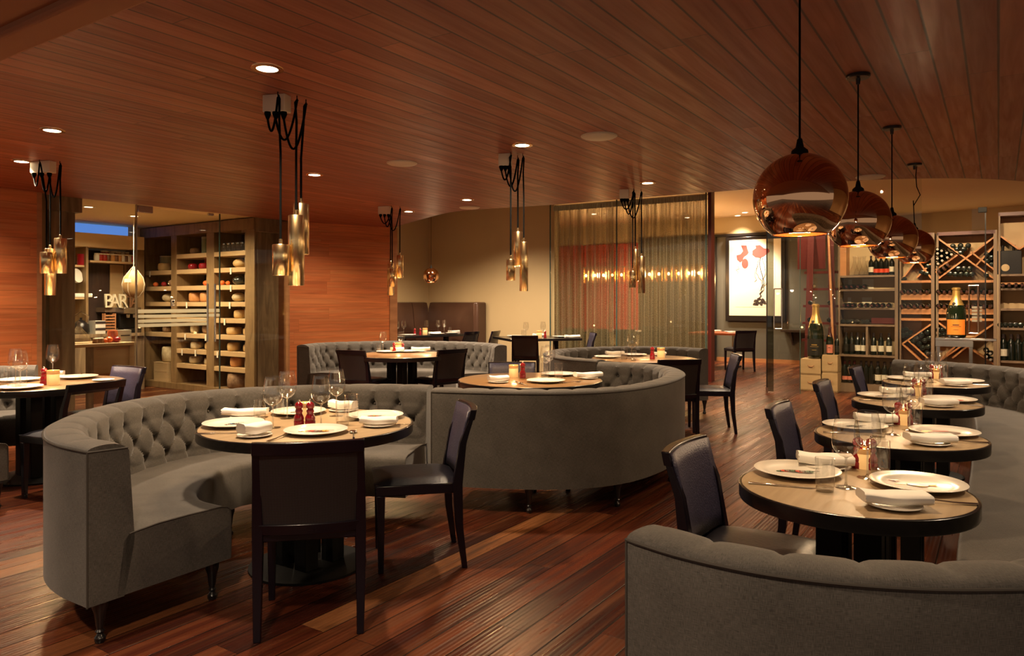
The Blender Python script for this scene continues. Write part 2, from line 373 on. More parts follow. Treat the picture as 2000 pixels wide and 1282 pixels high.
ORD = ['first', 'second', 'third', 'fourth', 'fifth', 'sixth', 'seventh', 'eighth', 'ninth', 'tenth', 'eleventh', 'twelfth', 'thirteenth', 'fourteenth', 'fifteenth', 'sixteenth']
def wallbox(p, q, z0, z1, th, side=1):
    """upright slab from plan point p to q, thickness th on one side"""
    dx, dy = q[0]-p[0], q[1]-p[1]; L = math.hypot(dx, dy); nx, ny = -dy/L*th*side, dx/L*th*side
    return MB().prism([p, q, (q[0]+nx, q[1]+ny), (p[0]+nx, p[1]+ny)], z0, z1)
def crom(pts, n=24):
    out = []; P = [pts[0]]+list(pts)+[pts[-1]]
    P[0] = (2*pts[0][0]-pts[1][0], 2*pts[0][1]-pts[1][1]); P[-1] = (2*pts[-1][0]-pts[-2][0], 2*pts[-1][1]-pts[-2][1])
    for i in range(1, len(P)-2):
        for k in range(n):
            t = k/n; a, b, c, d = P[i-1], P[i], P[i+1], P[i+2]
            out.append(tuple(.5*((2*b[j])+(-a[j]+c[j])*t+(2*a[j]-5*b[j]+4*c[j]-d[j])*t*t+(-a[j]+3*b[j]-3*c[j]+d[j])*t**3) for j in (0, 1)))
    out.append(tuple(pts[-1])); return out
def resample(pts, ds):
    L = [0]
    for a, b in zip(pts, pts[1:]): L.append(L[-1]+math.hypot(b[0]-a[0], b[1]-a[1]))
    n = max(2, int(L[-1]/ds)); out = []; j = 0
    for i in range(n+1):
        s = L[-1]*i/n
        while j < len(L)-2 and L[j+1] < s: j += 1
        t = (s-L[j])/max(1e-9, L[j+1]-L[j]); out.append((pts[j][0]+(pts[j+1][0]-pts[j][0])*t, pts[j][1]+(pts[j+1][1]-pts[j][1])*t))
    return out, L[-1]

# ================= curved tufted banquettes
def leg_proto():
    return MB().lathe([(.016, 0), (.021, .008), (.022, .022), (.014, .034), (.012, .040), (.019, .048), (.012, .056), (.016, .07), (.022, .12), (.030, .145), (.032, .172)], seg=14)
def banquette(path, label, inside, ds=.014, H=.82, a=.2, depth=.66, seat_trim=(0, 0), legs=(0.02, .25, .5, .75, .98), rows=34):
    pts, L = resample(crom(path), ds); n = len(pts)
    for _ in range(6): pts = [pts[0]]+[((pts[i-1][0]+2*pts[i][0]+pts[i+1][0])/4, (pts[i-1][1]+2*pts[i][1]+pts[i+1][1])/4) for i in range(1, n-1)]+[pts[-1]]
    S = [L*i/(n-1) for i in range(n)]
    nor = []
    for i in range(n):
        p, q = pts[max(0, i-3)], pts[min(n-1, i+3)]; dx, dy = q[0]-p[0], q[1]-p[1]; m = math.hypot(dx, dy)
        nor.append((-dy/m*inside, dx/m*inside))
    na = round(L/a); a = L/na
    org = (sum(p[0] for p in pts)/n, sum(p[1] for p in pts)/n, 0)
    root = thing('curved_banquette', label, 'banquette', org)
    Z1, Z2, Z3 = H-.13, H-.235, H-.34
    b = (Z1-Z3)/2
    # back: profile points (d, z, kind)
    prof = [(0.0, .172+(H-.022-.172)*k/6, 0) for k in range(7)]
    for k in range(1, 10):
        t = math.pi*k/10; prof.append((.085-.085*math.cos(t), H-.022+.022*math.sin(t)-.018*max(0, -math.cos(t))**3, 1))
    for k in range(rows+1):
        t = k/rows; prof.append((.17+.025*t, H-.04-(H-.04-.39)*t, 2))
    prof.append((.15, .172, 0))
    v = []; uv = []; npf = len(prof)
    plen = [0]
    for p, q in zip(prof, prof[1:]): plen.append(plen[-1]+math.hypot(q[0]-p[0], q[1]-p[1]))
    for i in range(n):
        s = S[i]; x0, y0 = pts[i]; nx, ny = nor[i]
        endf = min(1, min(s, L-s)/.05)
        dv = abs(s/a-round(s/a))*a; seam = math.exp(-(dv/.014)**2)*endf
        pil = (1-abs(2*(s/a-math.floor(s/a))-1)**2.2)
        for j, (d, z, kd) in enumerate(prof):
            zz = z
            if kd == 1:
                f = d/.17; zz = z - .010*seam*f - .006*(1-pil)*f
                if d < .03: zz = z
            if kd == 2:
                if z > Z1: cr = .55*math.exp(-(dv/.016)**2)*min(1, (H-z)/.08+.3); bul = pil*.6
                elif z < Z3: cr = .6*math.exp(-(dv/.018)**2); bul = pil*.6
                else:
                    p_ = s/a+(z-Z1)/(2*b); q_ = s/a-(z-Z1)/(2*b)
                    dp, dq = abs(p_-round(p_)), abs(q_-round(q_))
                    cr = .42*max(math.exp(-(dp/.085)**2), math.exp(-(dq/.085)**2)); bul = (abs(math.sin(math.pi*p_)*math.sin(math.pi*q_)))**.5
                bt = 0
                for zr, off in ((Z1, 0), (Z2, .5), (Z3, 0)):
                    du = (s/a-off-round(s/a-off))*a; bt = max(bt, math.exp(-((du*du+(z-zr)**2)/.024**2)))
                dis = (.050*bt*(1) + .022*cr - .018*bul)*endf
                edge = min(1, (H-.04-z)/.03)
                d = d - dis*max(0, edge)
            v.append((x0+nx*d, y0+ny*d, zz)); uv.append((s, plen[j]))
    fs = [(i*npf+j, (i+1)*npf+j, (i+1)*npf+j+1, i*npf+j+1) for i in range(n-1) for j in range(npf-1)]
    fs += [(i*npf+npf-1, (i+1)*npf+npf-1, (i+1)*npf, i*npf) for i in range(n-1)]
    o = len(v)
    for i in (0, n-1):          # flat end panels
        o = len(v)
        for j in range(npf):
            v.append(v[i*npf+j]); uv.append((prof[j][0]+i, prof[j][1]))
        fs.append(tuple(range(o, o+npf)))
    mb = MB(); mb.v = v; mb.f = fs; mb.build('backrest', M['linen'], root, org, smooth=50, uvs=uv)
    # piping along the outer top edge and down the ends
    pp = [(pts[0][0]+nor[0][0]*.165, pts[0][1]+nor[0][1]*.165, H-.03)]
    pp += [(pts[i][0]-nor[i][0]*.002, pts[i][1]-nor[i][1]*.002, H-.024) for i in range(0, n, 2)]
    MB().tube(pp, .0045, 6).build('piping', M['piping'], root, org)
    e = MB()
    MB().tube([(pts[0][0], pts[0][1], z) for z in (.17, .4, .6, H-.026)], .004, 6).build('piping', M['piping'], root, org)
    # seat
    i0 = int(seat_trim[0]/L*(n-1)); i1 = n-1-int(seat_trim[1]/L*(n-1))
    sp = [(.15, .40), (.17, .425), (.3, .437), (.45, .438), (depth-.05, .434), (depth-.018, .426), (depth-.004, .412), (depth, .395), (depth+.002, .30), (depth, .18), (.12, .176)]
    v = []; uv = []; m = len(sp); idx = list(range(i0, i1+1, 2)); pl = [0]
    for p, q in zip(sp, sp[1:]): pl.append(pl[-1]+math.hypot(q[0]-p[0], q[1]-p[1]))
    for i in idx:
        for j, (d, z) in enumerate(sp): v.append((pts[i][0]+nor[i][0]*d, pts[i][1]+nor[i][1]*d, z)); uv.append((S[i], pl[j]))
    k = len(idx); fs = [(i*m+j, (i+1)*m+j, (i+1)*m+(j+1) % m, i*m+(j+1) % m) for i in range(k-1) for j in range(m)]
    for i in (0, k-1):
        o = len(v)
        for j in range(m): v.append(v[i*m+j]); uv.append(sp[j])
        fs.append(tuple(range(o, o+m)))
    mb = MB(); mb.v = v; mb.f = fs; mb.build('seat', M['linen'], root, org, smooth=50, uvs=uv)
    for i in (idx[0], idx[-1]):
        MB().tube([(pts[i][0]+nor[i][0]*d, pts[i][1]+nor[i][1]*d, z+.002) for d, z in sp[1:10]], .0035, 6).build('piping', M['piping'], root, org)
    # buttons
    bp = None
    for zr, off in ((Z1, 0), (Z2, .5), (Z3, 0)):
        for q in range(na+1):
            s = (q+off)*a
            if s < .06 or s > L-.06: continue
            i = min(n-1, round(s/L*(n-1))); d = .17+.025*((H-.04-zr)/(H-.43))-.050+.006
            loc = (pts[i][0]+nor[i][0]*d-org[0], pts[i][1]+nor[i][1]*d-org[1], zr)
            if bp is None:
                bp = MB().ball((0, 0, 0), .011, 10, 6, (1, 1, 1)).build('button', M['linen'], root); q_ = bp
            else: q_ = bp.copy(); COL.objects.link(q_); q_.parent = root
            q_.location = loc
    lp = None
    for f in legs:
        i = min(n-1, max(0, round(f*(n-1))))
        for d in (.07, depth-.07):
            if lp is None: lp = leg_proto().build('leg', M['black'], root); q_ = lp
            else: q_ = lp.copy(); COL.objects.link(q_); q_.parent = root
            q_.location = (pts[i][0]+nor[i][0]*d-org[0], pts[i][1]+nor[i][1]*d-org[1], 0)
    return root

# ================= dining chairs
def make_chair(kind):
    """kind: cane (woven back), leather (upholstered front), net (open cane)"""
    r = thing('dining_chair', 'dark wood dining chair', 'chair')
    W, SD = .46, .44
    MB().box((0, 0, .425), (W-.02, SD, .055)).build('seat_frame', M['chairwood'], r, bevel=.006)
    s = MB(); nn = 10; vs = []
    for j in range(nn+1):
        for i in range(nn+1):
            u, v = i/nn*2-1, j/nn*2-1; w_ = W/2*(1-.03*(1-v)); vs.append((u*w_*.97, v*SD/2*1.0+.005, .452+.028*(1-u**6)*(1-v**6)))
    s.add(vs, [(j*(nn+1)+i, j*(nn+1)+i+1, (j+1)*(nn+1)+i+1, (j+1)*(nn+1)+i) for j in range(nn) for i in range(nn)])
    s.build('seat_cushion', M['chairleather'], r, smooth=60)
    for sx in (-1, 1):      # rear leg runs up into the back post
        path = [(sx*(W/2-.022), -.245, 0), (sx*(W/2-.02), -.215, .22), (sx*(W/2-.02), -.205, .44), (sx*(W/2-.02), -.235, .66), (sx*(W/2-.022), -.285, .80)]
        mb = MB(); hw = [.015, .019, .022, .018, .015]; hd = [.014, .020, .026, .017, .012]
        vs = [(x+i*hw[k], y+j*hd[k], z) for k, (x, y, z) in enumerate(path) for i, j in ((-1, -1), (1, -1), (1, 1), (-1, 1))]
        fs = [(k*4+i, k*4+(i+1) % 4, k*4+4+(i+1) % 4, k*4+4+i) for k in range(4) for i in range(4)] + [(3, 2, 1, 0), (16, 17, 18, 19)]
        mb.add(vs, fs).build('leg', M['chairwood'], r, smooth=50, bevel=.003)
    for sx in (-1, 1):
        mb = MB(); vs = []
        for z, h in ((0, .014), (.40, .021)):
            vs += [(sx*(W/2-.03)+i*h, SD/2-.03+j*h, z) for i, j in ((-1, -1), (1, -1), (1, 1), (-1, 1))]
        mb.add(vs, [(0, 1, 5, 4), (1, 2, 6, 5), (2, 3, 7, 6), (3, 0, 4, 7), (3, 2, 1, 0), (4, 5, 6, 7)]).build('leg', M['chairwood'], r, bevel=.003)
    # curved top rail and lower rail
    def rail(z0, z1, y0, th, name):
        mb = MB(); k = 12; vs = []
        for i in range(k+1):
            u = i/k*2-1; x = u*(W/2-.005); bow = -.030*(1-u*u)
            for yy, zz in ((y0+bow-th/2, z0), (y0+bow+th/2, z0), (y0+bow+th/2-.012, z1), (y0+bow-th/2-.012, z1)): vs.append((x, yy, zz))
        fs = [(i*4+j, i*4+(j+1) % 4, i*4+4+(j+1) % 4, i*4+4+j) for i in range(k) for j in range(4)] + [(3, 2, 1, 0), (k*4, k*4+1, k*4+2, k*4+3)]
        mb.add(vs, fs).build(name, M['chairwood'], r, smooth=50, bevel=.004)
    rail(.775, .83, -.278, .034, 'top_rail'); rail(.428, .476, -.206, .024, 'lower_rail')
    def panel(name, m, dy, grow=0):
        mb = MB(); k, q = 12, 6; vs = []; uvs = []
        for j in range(q+1):
            for i in range(k+1):
                u = i/k*2-1; t = j/q; z = .465+(.80+grow-.465)*t; x = u*(W/2-.035+grow); y = -.212-.07*t**1.3-.028*(1-u*u)+dy
                vs.append((x, y, z)); uvs.append((x, z))
        mb.add(vs, [(j*(k+1)+i, j*(k+1)+i+1, (j+1)*(k+1)+i+1, (j+1)*(k+1)+i) for j in range(q) for i in range(k)])
        o = mb.build(name, m, r, smooth=60, uvs=uvs); return o
    if kind == 'net': panel('cane_panel', M['canenet'], 0)
    else:
        panel('cane_panel', M['cane'], -.012)
        o = panel('back_pad', M['navyleather'], .006, .018); so = o.modifiers.new('thick', 'SOLIDIFY'); so.thickness = .016
    return r

# ================= tables
def round_table(x, y, r, label, top, group=None, cols=True):
    t = thing('round_table', label, 'table', (x, y, 0), math.atan2(UY, UX), group)
    MB().lathe([(r-.012, .706), (r-.008, .7495), (r-.012, .7505)], seg=72).build('tabletop', top, t, smooth=30)
    MB().lathe([(r-.03, .700), (r, .700), (r+.002, .705), (r+.002, .747), (r-.001, .7495), (r-.008, .7495)], seg=72, cap0=True, cap1=False).build('edge_band', M['black'], t, smooth=40)
    q = .09 if r > .5 else .06
    for sx, sy in ((-1, -1), (1, -1), (1, 1), (-1, 1)):
        MB().box((sx*q, sy*q, .36), (.085, .085, .68)).build('column', M['blackmatte'], t, bevel=.004)
    MB().lathe([(r*.55, 0), (r*.55, .012), (r*.5, .02), (.05, .022)], seg=40).build('base', M['blackmatte'], t)
    MB().lathe([(r*.5, .685), (r*.5, .7)], seg=24).build('top_plate', M['blackmatte'], t)
    return t
# ---- tableware kinds
def mk_plate():
    o = thing('dinner_plate', 'white dinner plate', 'plate')
    R = .155
    MB().lathe([(.075, 0), (.085, .001), (.105, .006), (R-.004, .018), (R, .0205), (R-.002, .0225), (.108, .0115), (.098, .0075), (.0, .0065)], seg=56).build('dish', M['china'], o, smooth=60)
    return o
def mk_side():
    o = thing('side_plate', 'white side plate', 'plate'); R = .083
    MB().lathe([(.045, 0), (.05, .001), (R, .011), (R-.002, .0135), (.055, .006), (.0, .005)], seg=40).build('dish', M['china'], o, smooth=60)
    return o
def mk_napkin(w_=.20, d_=.085, h_=.030, folds=3):
    o = thing('folded_napkin', 'white napkin', 'napkin')
    for k in range(1):
        n1, n2 = 22, 28; vs = []
        for i in range(n1+1):
            u = i/n1*2-1
            for j in range(n2):
                a = 2*math.pi*j/n2; ca, sa = math.cos(a), math.sin(a)
                x = u*w_/2; ex = .45
                yy = math.copysign(abs(ca)**ex, ca)*d_/2*(1+.05*math.sin(u*3+1)); zz = math.copysign(abs(sa)**.7, sa)*h_/2
                rip = .0012*math.sin(zz/h_*folds*2*math.pi+u*2)*(1 if ca < 0 or abs(u) > .8 else .4)
                vs.append((x+rip*2*(abs(u) > .85), yy+rip, zz+h_/2+.004*u*u+.0012*math.sin(u*5+ca)))
        fs = [(i*n2+j, i*n2+(j+1) % n2, (i+1)*n2+(j+1) % n2, (i+1)*n2+j) for i in range(n1) for j in range(n2)] + [tuple(range(n2))[::-1], tuple(n1*n2+j for j in range(n2))]
        MB().add(vs, fs).build('cloth', M['cloth'], o, smooth=70)
    return o
def mk_wine(h=.25, rb=.047):
    o = thing('wine_glass', 'stemmed wine glass', 'glass')
    MB().lathe([(.001, 0), (.036, .0005), (.037, .002), (.02, .0045), (.006, .009), (.0036, .02), (.0034, h*.40), (.006, h*.425), (.012, h*.44)], seg=28, cap1=False).build('foot_and_stem', M['thickglass'], o, smooth=60)
    pr = [(.008, h*.432), (.02, h*.452), (.034, h*.50), (rb*.93, h*.56), (rb, h*.635), (rb*.99, h*.72), (rb*.93, h*.82), (rb*.83, h*.92), (rb*.76, h*.995), (rb*.765, h), (rb*.745, h)]
    MB().lathe(pr, seg=36, cap0=True, cap1=False).build('bowl', M['glassware'], o, smooth=70)
    return o
def mk_tumbler(h=.115, r=.032):
    o = thing('water_tumbler', 'clear tumbler', 'glass')
    MB().lathe([(r*.86, 0), (r*.9, .004), (r*.97, .03), (r, h), (r-.0018, h+.0005), (r-.0025, h-.002)], seg=32, cap1=False).build('wall', M['glassware'], o, smooth=60)
    MB().lathe([(r*.84, .001), (r*.88, .006), (r*.88, .016), (.0, .013)], seg=28).build('thick_base', M['thickglass'], o, smooth=50)
    return o
def mk_mill():
    o = thing('pepper_mill', 'red lacquered mill', 'mill')
    MB().lathe([(.026, 0), (.027, .003), (.027, .025), (.0245, .029), (.0265, .033), (.026, .045), (.019, .06), (.0165, .068), (.020, .074), (.0205, .078), (.017, .086), (.017, .089)], seg=24).build('body', M['redlac'], o, smooth=50)
    MB().lathe([(.015, .089), (.021, .095), (.0225, .106), (.019, .118), (.009, .125), (.001, .126)], seg=24).build('turning_head', M['redlac'], o, smooth=60)
    MB().lathe([(.004, .125), (.0055, .130), (.004, .135), (.001, .137)], seg=12).build('nut', M['steel'], o, smooth=60)
    return o
def mk_candle():
    o = thing('candle_holder', 'lit candle in frosted glass', 'candle')
    MB().lathe([(.036, 0), (.038, .002), (.038, .070), (.0365, .074), (.030, .072)], seg=32).build('frosted_cup', M['candleglass'], o, smooth=50)
    MB().lathe([(.0385, .074), (.039, .076), (.039, .098), (.0375, .100), (.035, .099), (.034, .075)], seg=32, cap1=False, cap0=False).build('amber_rim', M['candleband'], o, smooth=50)
    MB().ball((0, 0, .088), .0055, 10, 8, (1, 1, 2.0)).build('flame', M['flame'], o, smooth=80)
    light('candle_light', 'POINT', (0, 0, .125), .25, (1, .55, .22), .02, parent=o)
    return o
def mk_knife():
    o = thing('table_knife', 'steel knife', 'cutlery')
    MB().box((-.055, 0, .004), (.10, .011, .006)).build('handle', M['steel'], o, bevel=.002)
    MB().add([(-.005, -.004, .003), (.10, -.007, .002), (.125, .004, .002), (-.005, .005, .003), (-.005, -.004, .005), (.10, -.007, .003), (.125, .004, .003), (-.005, .005, .005)], [(0, 1, 2, 3), (7, 6, 5, 4), (0, 4, 5, 1), (1, 5, 6, 2), (2, 6, 7, 3), (3, 7, 4, 0)]).build('blade', M['steel'], o)
    return o
def mk_fork():
    o = thing('table_fork', 'steel fork', 'cutlery')
    MB().tube([(-.10, 0, .004), (-.03, 0, .006), (.02, 0, .010), (.045, 0, .008)], [.0055, .003, .0028, .006], 8).build('handle', M['steel'], o)
    mb = MB()
    for k in (-1.5, -.5, .5, 1.5): mb.tube([(.04, k*.004, .008), (.07, k*.0052, .005), (.095, k*.005, .009)], .0014, 6)
    mb.build('tines', M['steel'], o)
    return o
def mk_spoon():
    o = thing('table_spoon', 'steel spoon', 'cutlery')
    MB().tube([(-.10, 0, .004), (-.03, 0, .006), (.03, 0, .010)], [.0055, .003, .003], 8).build('handle', M['steel'], o)
    MB().ball((.058, 0, .009), .02, 14, 8, (1.5, 1, .22)).build('bowl', M['steel'], o)
    return o
plate_k, side_k, nap_k = Kind(mk_plate), Kind(mk_side), Kind(mk_napkin)
wine_k, tumb_k, mill_k, cand_k = Kind(mk_wine), Kind(mk_tumbler), Kind(mk_mill), Kind(mk_candle)
knife_k, fork_k, spoon_k = Kind(mk_knife), Kind(mk_fork), Kind(mk_spoon)
TZ = .7505
def ellipse_pts(cx, cy, a, b, n=14, rot=0):
    return [(cx+a*math.cos(t)*math.cos(rot)-b*math.sin(t)*math.sin(rot), cy+a*math.cos(t)*math.sin(rot)+b*math.sin(t)*math.cos(rot)) for t in [2*math.pi*i/n for i in range(n)]]
def plate_print(pl, shapes):
    """glazed drawing lying in the plate's well: list of (material, outline)"""
    for k, (m, poly) in enumerate(shapes):
        MB().prism(poly, .0076+.0004*k, .0082+.0004*k).build('glaze_print', M[m], pl)
def snake(rot, cols, L=.13):
    out = []; c, s_ = math.cos(rot), math.sin(rot)
    R = lambda p: [(x*c-y*s_, x*s_+y*c) for x, y in p]
    for k in range(7):
        x = -L/2+L*k/7; y = .008*math.sin(k*.9); out.append((cols[k % len(cols)], R(ellipse_pts(x, y, .013*L/.10, .014+.005*math.sin(k*.45), 8, .4)))); out.append(('ink', R([(x-.002, y-.012), (x+.002, y-.012), (x+.004, y+.013), (x, y+.013)])))
    out.append(('ink', R([(L/2-.01, 0), (L/2+.015, .006), (L/2+.02, .004), (L/2-.01, -.006)])))
    return out
def carp(rot):
    c, s_ = math.cos(rot), math.sin(rot); R = lambda p: [(x*c-y*s_, x*s_+y*c) for x, y in p]
    return [('printyel', R([(-.075, -.01), (-.03, .004), (-.03, -.012), (-.07, -.016)])), ('ink', R(ellipse_pts(.0, -.008, .037, .022))), ('printblu', R(ellipse_pts(.0, -.008, .034, .019))), ('printyel', R([(.033, .0), (.062, .014), (.055, -.002), (.066, -.012), (.033, -.012)])),
            ('printyel', R([(-.02, -.026), (.03, -.028), (.01, -.038)])), ('printred', R(ellipse_pts(-.07, .035, .019, .009))), ('china', R(ellipse_pts(-.07, .035, .014, .005))), ('printbrn', R([(-.072, .028), (-.068, .028), (-.062, .012), (-.066, .012)]))]
# ================= the room
CZ = 2.6; HZ = 3.4                        # board ceiling, high cream ceiling
struct(MB().prism([(-14, -5), (16, -5), (16, 24), (-14, 24)], -.1, 0).build('floor', M['floor']), 'dark walnut floor boards')
edge = crom([(-1.94, 11.83), (-1.2, 10.4), (-.67, 9.64), (.505, 9.03), (1.42, 8.45), (2.41, 7.84), (3.3, 7.27), (4.2, 7.09), (5.05, 7.25), (6.4, 7.9), (8.4, 9.4)], 10)
def onU(v, u): return (UX*u-UY*v, UY*u+UX*v)      # plan point from across/along coordinates
u0 = 1.6
wl = [onU(8.75, u0), (-3.3, 10.85)]
poly = [onU(-9, u0)] + [(9.5, 8.6)] + edge[::-1] + [(-1.94, 11.83), (-3.3, 10.85)] + [onU(8.95, u0)]
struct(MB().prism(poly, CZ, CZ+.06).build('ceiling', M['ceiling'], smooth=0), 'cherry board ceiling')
mb = MB().tube([(x, y, CZ+.03) for x, y in edge], .034, 6)
struct(mb.build('trim_1', mat('dark red ceiling edge', (.10, .012, .008), .4)), 'dark red edge of the board ceiling')
a_, b_ = onU(-9, u0), onU(8.95, u0)
mb = MB().prism([a_, b_, (b_[0]-UX*.16, b_[1]-UY*.16), (a_[0]-UX*.16, a_[1]-UY*.16)], CZ-.03, CZ+.10)
struct(mb.build('trim_2', M['plaster_tan'], bevel=.02), 'bulkhead trim across the ceiling')
struct(MB().prism([(a_[0]-UX*.1, a_[1]-UY*.1), (b_[0]-UX*.1, b_[1]-UY*.1), (-13, -5), (11, -5)], CZ+.01, CZ+.08).build('ceiling_2', M['plaster_tan'], smooth=0), 'tan plaster ceiling')
struct(MB().prism([(-13, 5), (15, 5), (15, 23), (-13, 23)], HZ, HZ+.05).build('ceiling_3', M['creamceil'], smooth=0), 'high cream ceiling')
V0 = (-5.16, 8.04)                        # start of the pantry glass on the panelled wall line
def wl_at(px):                            # point of the panelled wall line in column px
    k = (px-1000)/F; Y = 8.75/(UX*1.0*0+.5534-.8329*k); return (k*Y, Y)
p82, p565 = wl_at(82), wl_at(566)
far = onU(8.75, 0.5)
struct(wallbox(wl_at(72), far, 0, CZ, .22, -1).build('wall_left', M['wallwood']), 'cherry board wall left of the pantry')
struct(wallbox(wl_at(82.5), wl_at(71), 0, CZ, .25, -1).build('trim_3', M['trimwood'], bevel=.004), 'pantry opening jamb')
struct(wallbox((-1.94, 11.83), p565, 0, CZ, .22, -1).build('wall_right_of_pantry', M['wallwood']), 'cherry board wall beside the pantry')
struct(wallbox(wl_at(576), wl_at(564), 0, CZ, .24, -1).build('trim_4', M['trimwood'], bevel=.004), 'pantry opening jamb')
struct(wallbox((-1.86, 11.89), (-1.97, 11.80), 0, CZ, .26, -1).build('trim_5', M['trimwood'], bevel=.004), 'end board of the panelled wall')
# cream alcove walls
cor = (-1.9, 16.6); cur0 = (.84, 14.5); cur1 = (3.45, 12.9)
struct(wallbox(cor, cur0, 0, HZ, .15, 1).build('wall_cream_back', M['cream']), 'cream wall behind the leather bench')
struct(wallbox((cor[0]-.608*5, cor[1]-.794*5), cor, 0, HZ, .15, 1).build('wall_cream_side', M['cream']), 'cream alcove wall')
# hall and private dining room
hp = (5.7, 16.95)
def HW(px, off=0): t = hit(hp, (PX, PY), px); return (hp[0]+PX*t-UX*off, hp[1]+PY*t-UY*off)
struct(wallbox(HW(1010), HW(1640), 0, HZ, .15, 1).build('wall_back', M['cream']), 'cream back wall')
struct(wallbox(HW(1397, .04), HW(1636, .04), 0.09, 2.96, .039, 1).build('wall_back_grey', M['grey']), 'grey painted hall wall')
struct(wallbox(HW(1397, .055), HW(1636, .055), 0, .09, .05, 1).build('baseboard_back', M['trimwood']), 'wooden baseboard')
struct(wallbox(HW(1250, .05), HW(1397, .05), 0, 2.96, .049, 1).build('wall_back_brown', M['darkpanel']), 'dark brown wall panel')
struct(wallbox(HW(1250, .10), HW(1600, .10), 2.94, 3.0, .1, 1).build('trim_6', M['black']), 'black picture rail')
struct(wallbox(HW(1392, .12), HW(1401, .12), 0, 2.96, .1, 1).build('trim_7', M['black']), 'black post')
for i, (xa, xb) in enumerate(((1060, 1142), (1143, 1192), (1193, 1249))):
    p = thing('wall_panel', ['wide red upholstered panel beside the cream wall end', 'middle red upholstered panel behind the mesh curtain', 'red upholstered panel next to the dark brown wall'][i], 'panel', group='red upholstered wall panels')
    wallbox(HW(xa, .1), HW(xb, .1), .62, 2.9, .09, 1).build('padding', M['red'], p, bevel=.03)
W0 = (6.8, 16.2)
struct(wallbox(HW(1636), (8.0, 18.1), 0, HZ, .1, 1).build('wall_recess', M['cream']), 'recess wall')
struct(wallbox((7.7, 18.45), (13, 12.3), 0, HZ, .1, 1).build('wall_wine_room', M['cream']), 'wine room back wall')
struct(wallbox((4.2, 1.0), (10.6, 10.6), 0, HZ, .15, -1).build('wall_right', M['cream']), 'cream side wall')
# pantry shell
pc = (-6.15, 12.23)
sh0 = (-5.05, 11.5)
struct(MB().prism([onU(8.80, 3.6), onU(8.80, 7.9), onU(12.6, 9.4), onU(12.6, 3.6)], 2.64, 2.70).build('ceiling_4', M['pantryceil'], smooth=0), 'pantry ceiling')
struct(wallbox(onU(8.80, 3.9), onU(12.2, 3.9), 0, 2.64, .1, 1).build('wall_pantry_side', M['barkwood']), 'pantry side wall')
struct(wallbox(onU(12.0, 3.9), onU(12.0, 9.0), 0, 2.64, .1, 1).build('wall_pantry_back', M['pantryceil']), 'pantry back wall')
tE = hit(sh0, (PX, PY), 497)
def SH(t, d=0, z=0): return (sh0[0]+PX*t+UX*d, sh0[1]+PY*t+UY*d)
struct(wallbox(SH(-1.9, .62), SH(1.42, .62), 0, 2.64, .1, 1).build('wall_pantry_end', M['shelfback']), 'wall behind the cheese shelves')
# pantry columns
def col_box(p, q, th, z0, z1, name, m, side=1): return wallbox(p, q, z0, z1, th, side).build(name, m)
pa, pb = onU(9.0, 0), 0
def on_v(v, px):
    k = (px-1000)/F; Y = v/(.5534-.8329*k); return (k*Y, Y)
cl = thing('pantry_column', 'rustic timber column inside the pantry glass by the counter', 'column')
wallbox(on_v(8.98, 96), on_v(8.98, 147), 0, 2.46, .3, 1).build('shaft', M['barkwood'], cl, bevel=.006)
wallbox(on_v(8.92, 84), on_v(8.92, 161), 2.44, 2.63, .4, 1).build('capital', M['barkwood'], cl, bevel=.006)
cl = thing('pantry_column', 'rustic timber column between cheese shelves and wood panelled wall', 'column')
wallbox(on_v(8.98, 503), on_v(8.98, 566), 0, 2.44, .3, 1).build('shaft', M['barkwood'], cl, bevel=.006)
wallbox(on_v(8.92, 505), on_v(8.92, 566), 2.42, 2.63, .4, 1).build('capital', M['barkwood'], cl, bevel=.006)
# pantry glass front
gl = thing('glass_partition', 'fixed glass pane in front of the timber column and counter', 'partition')
wallbox(on_v(8.77, 84), on_v(8.77, 267), 0.0, 2.59, .012, 1).build('pane', M['pane'], gl, smooth=0)
wallbox(on_v(8.76, 266.3), on_v(8.76, 268.3), 0, 2.59, .03, 1).build('polished_edge', M['chrome'], gl)
gl = thing('glass_partition', 'fixed glass pane before the right end of cheese shelves', 'partition')
wallbox(on_v(8.77, 430), on_v(8.77, 564), 0, 2.59, .012, 1).build('pane', M['pane'], gl, smooth=0)
wallbox(on_v(8.76, 429.3), on_v(8.76, 430.6), 0, 2.59, .02, 1).build('polished_edge', M['glassedge'], gl)
gl = thing('glass_door', 'frameless glass pantry door with frosted stripes and long bar handle', 'door')
wallbox(on_v(8.77, 269), on_v(8.77, 429), .02, 2.56, .012, 1).build('pane', M['pane'], gl, smooth=0)
wallbox(on_v(8.75, 270), on_v(8.75, 299), 2.50, 2.585, .04, 1).build('hinge', M['chrome'], gl, bevel=.003)
wallbox(on_v(8.75, 408), on_v(8.75, 418), 2.555, 2.585, .04, 1).build('hinge', M['chrome'], gl, bevel=.003)
for z, h in ((1.261, .046), (1.202, .039), (1.142, .040), (1.089, .040)):
    wallbox(on_v(8.760, 270), on_v(8.760, 429 if z > 1.2 else 405), z, z+h, .008, 1).build('frosted_stripe', M['frost'], gl)
for px in (405.5, 420):
    q = on_v(8.70, px); MB().tube([(q[0], q[1], .87), (q[0], q[1], 1.64)], .014, 10).build('handle', M['chrome'], gl)
    for z in (.9, 1.61):
        q2 = on_v(8.79, px); MB().tube([(q[0], q[1], z), (q2[0], q2[1], z)], .008, 8).build('handle_stud', M['chrome'], gl)
q = on_v(8.72, 337); t = thing('door_lock', 'small chrome lock box on the pantry glass door', 'lock', (q[0], q[1], 1.345), math.atan2(UY, UX))
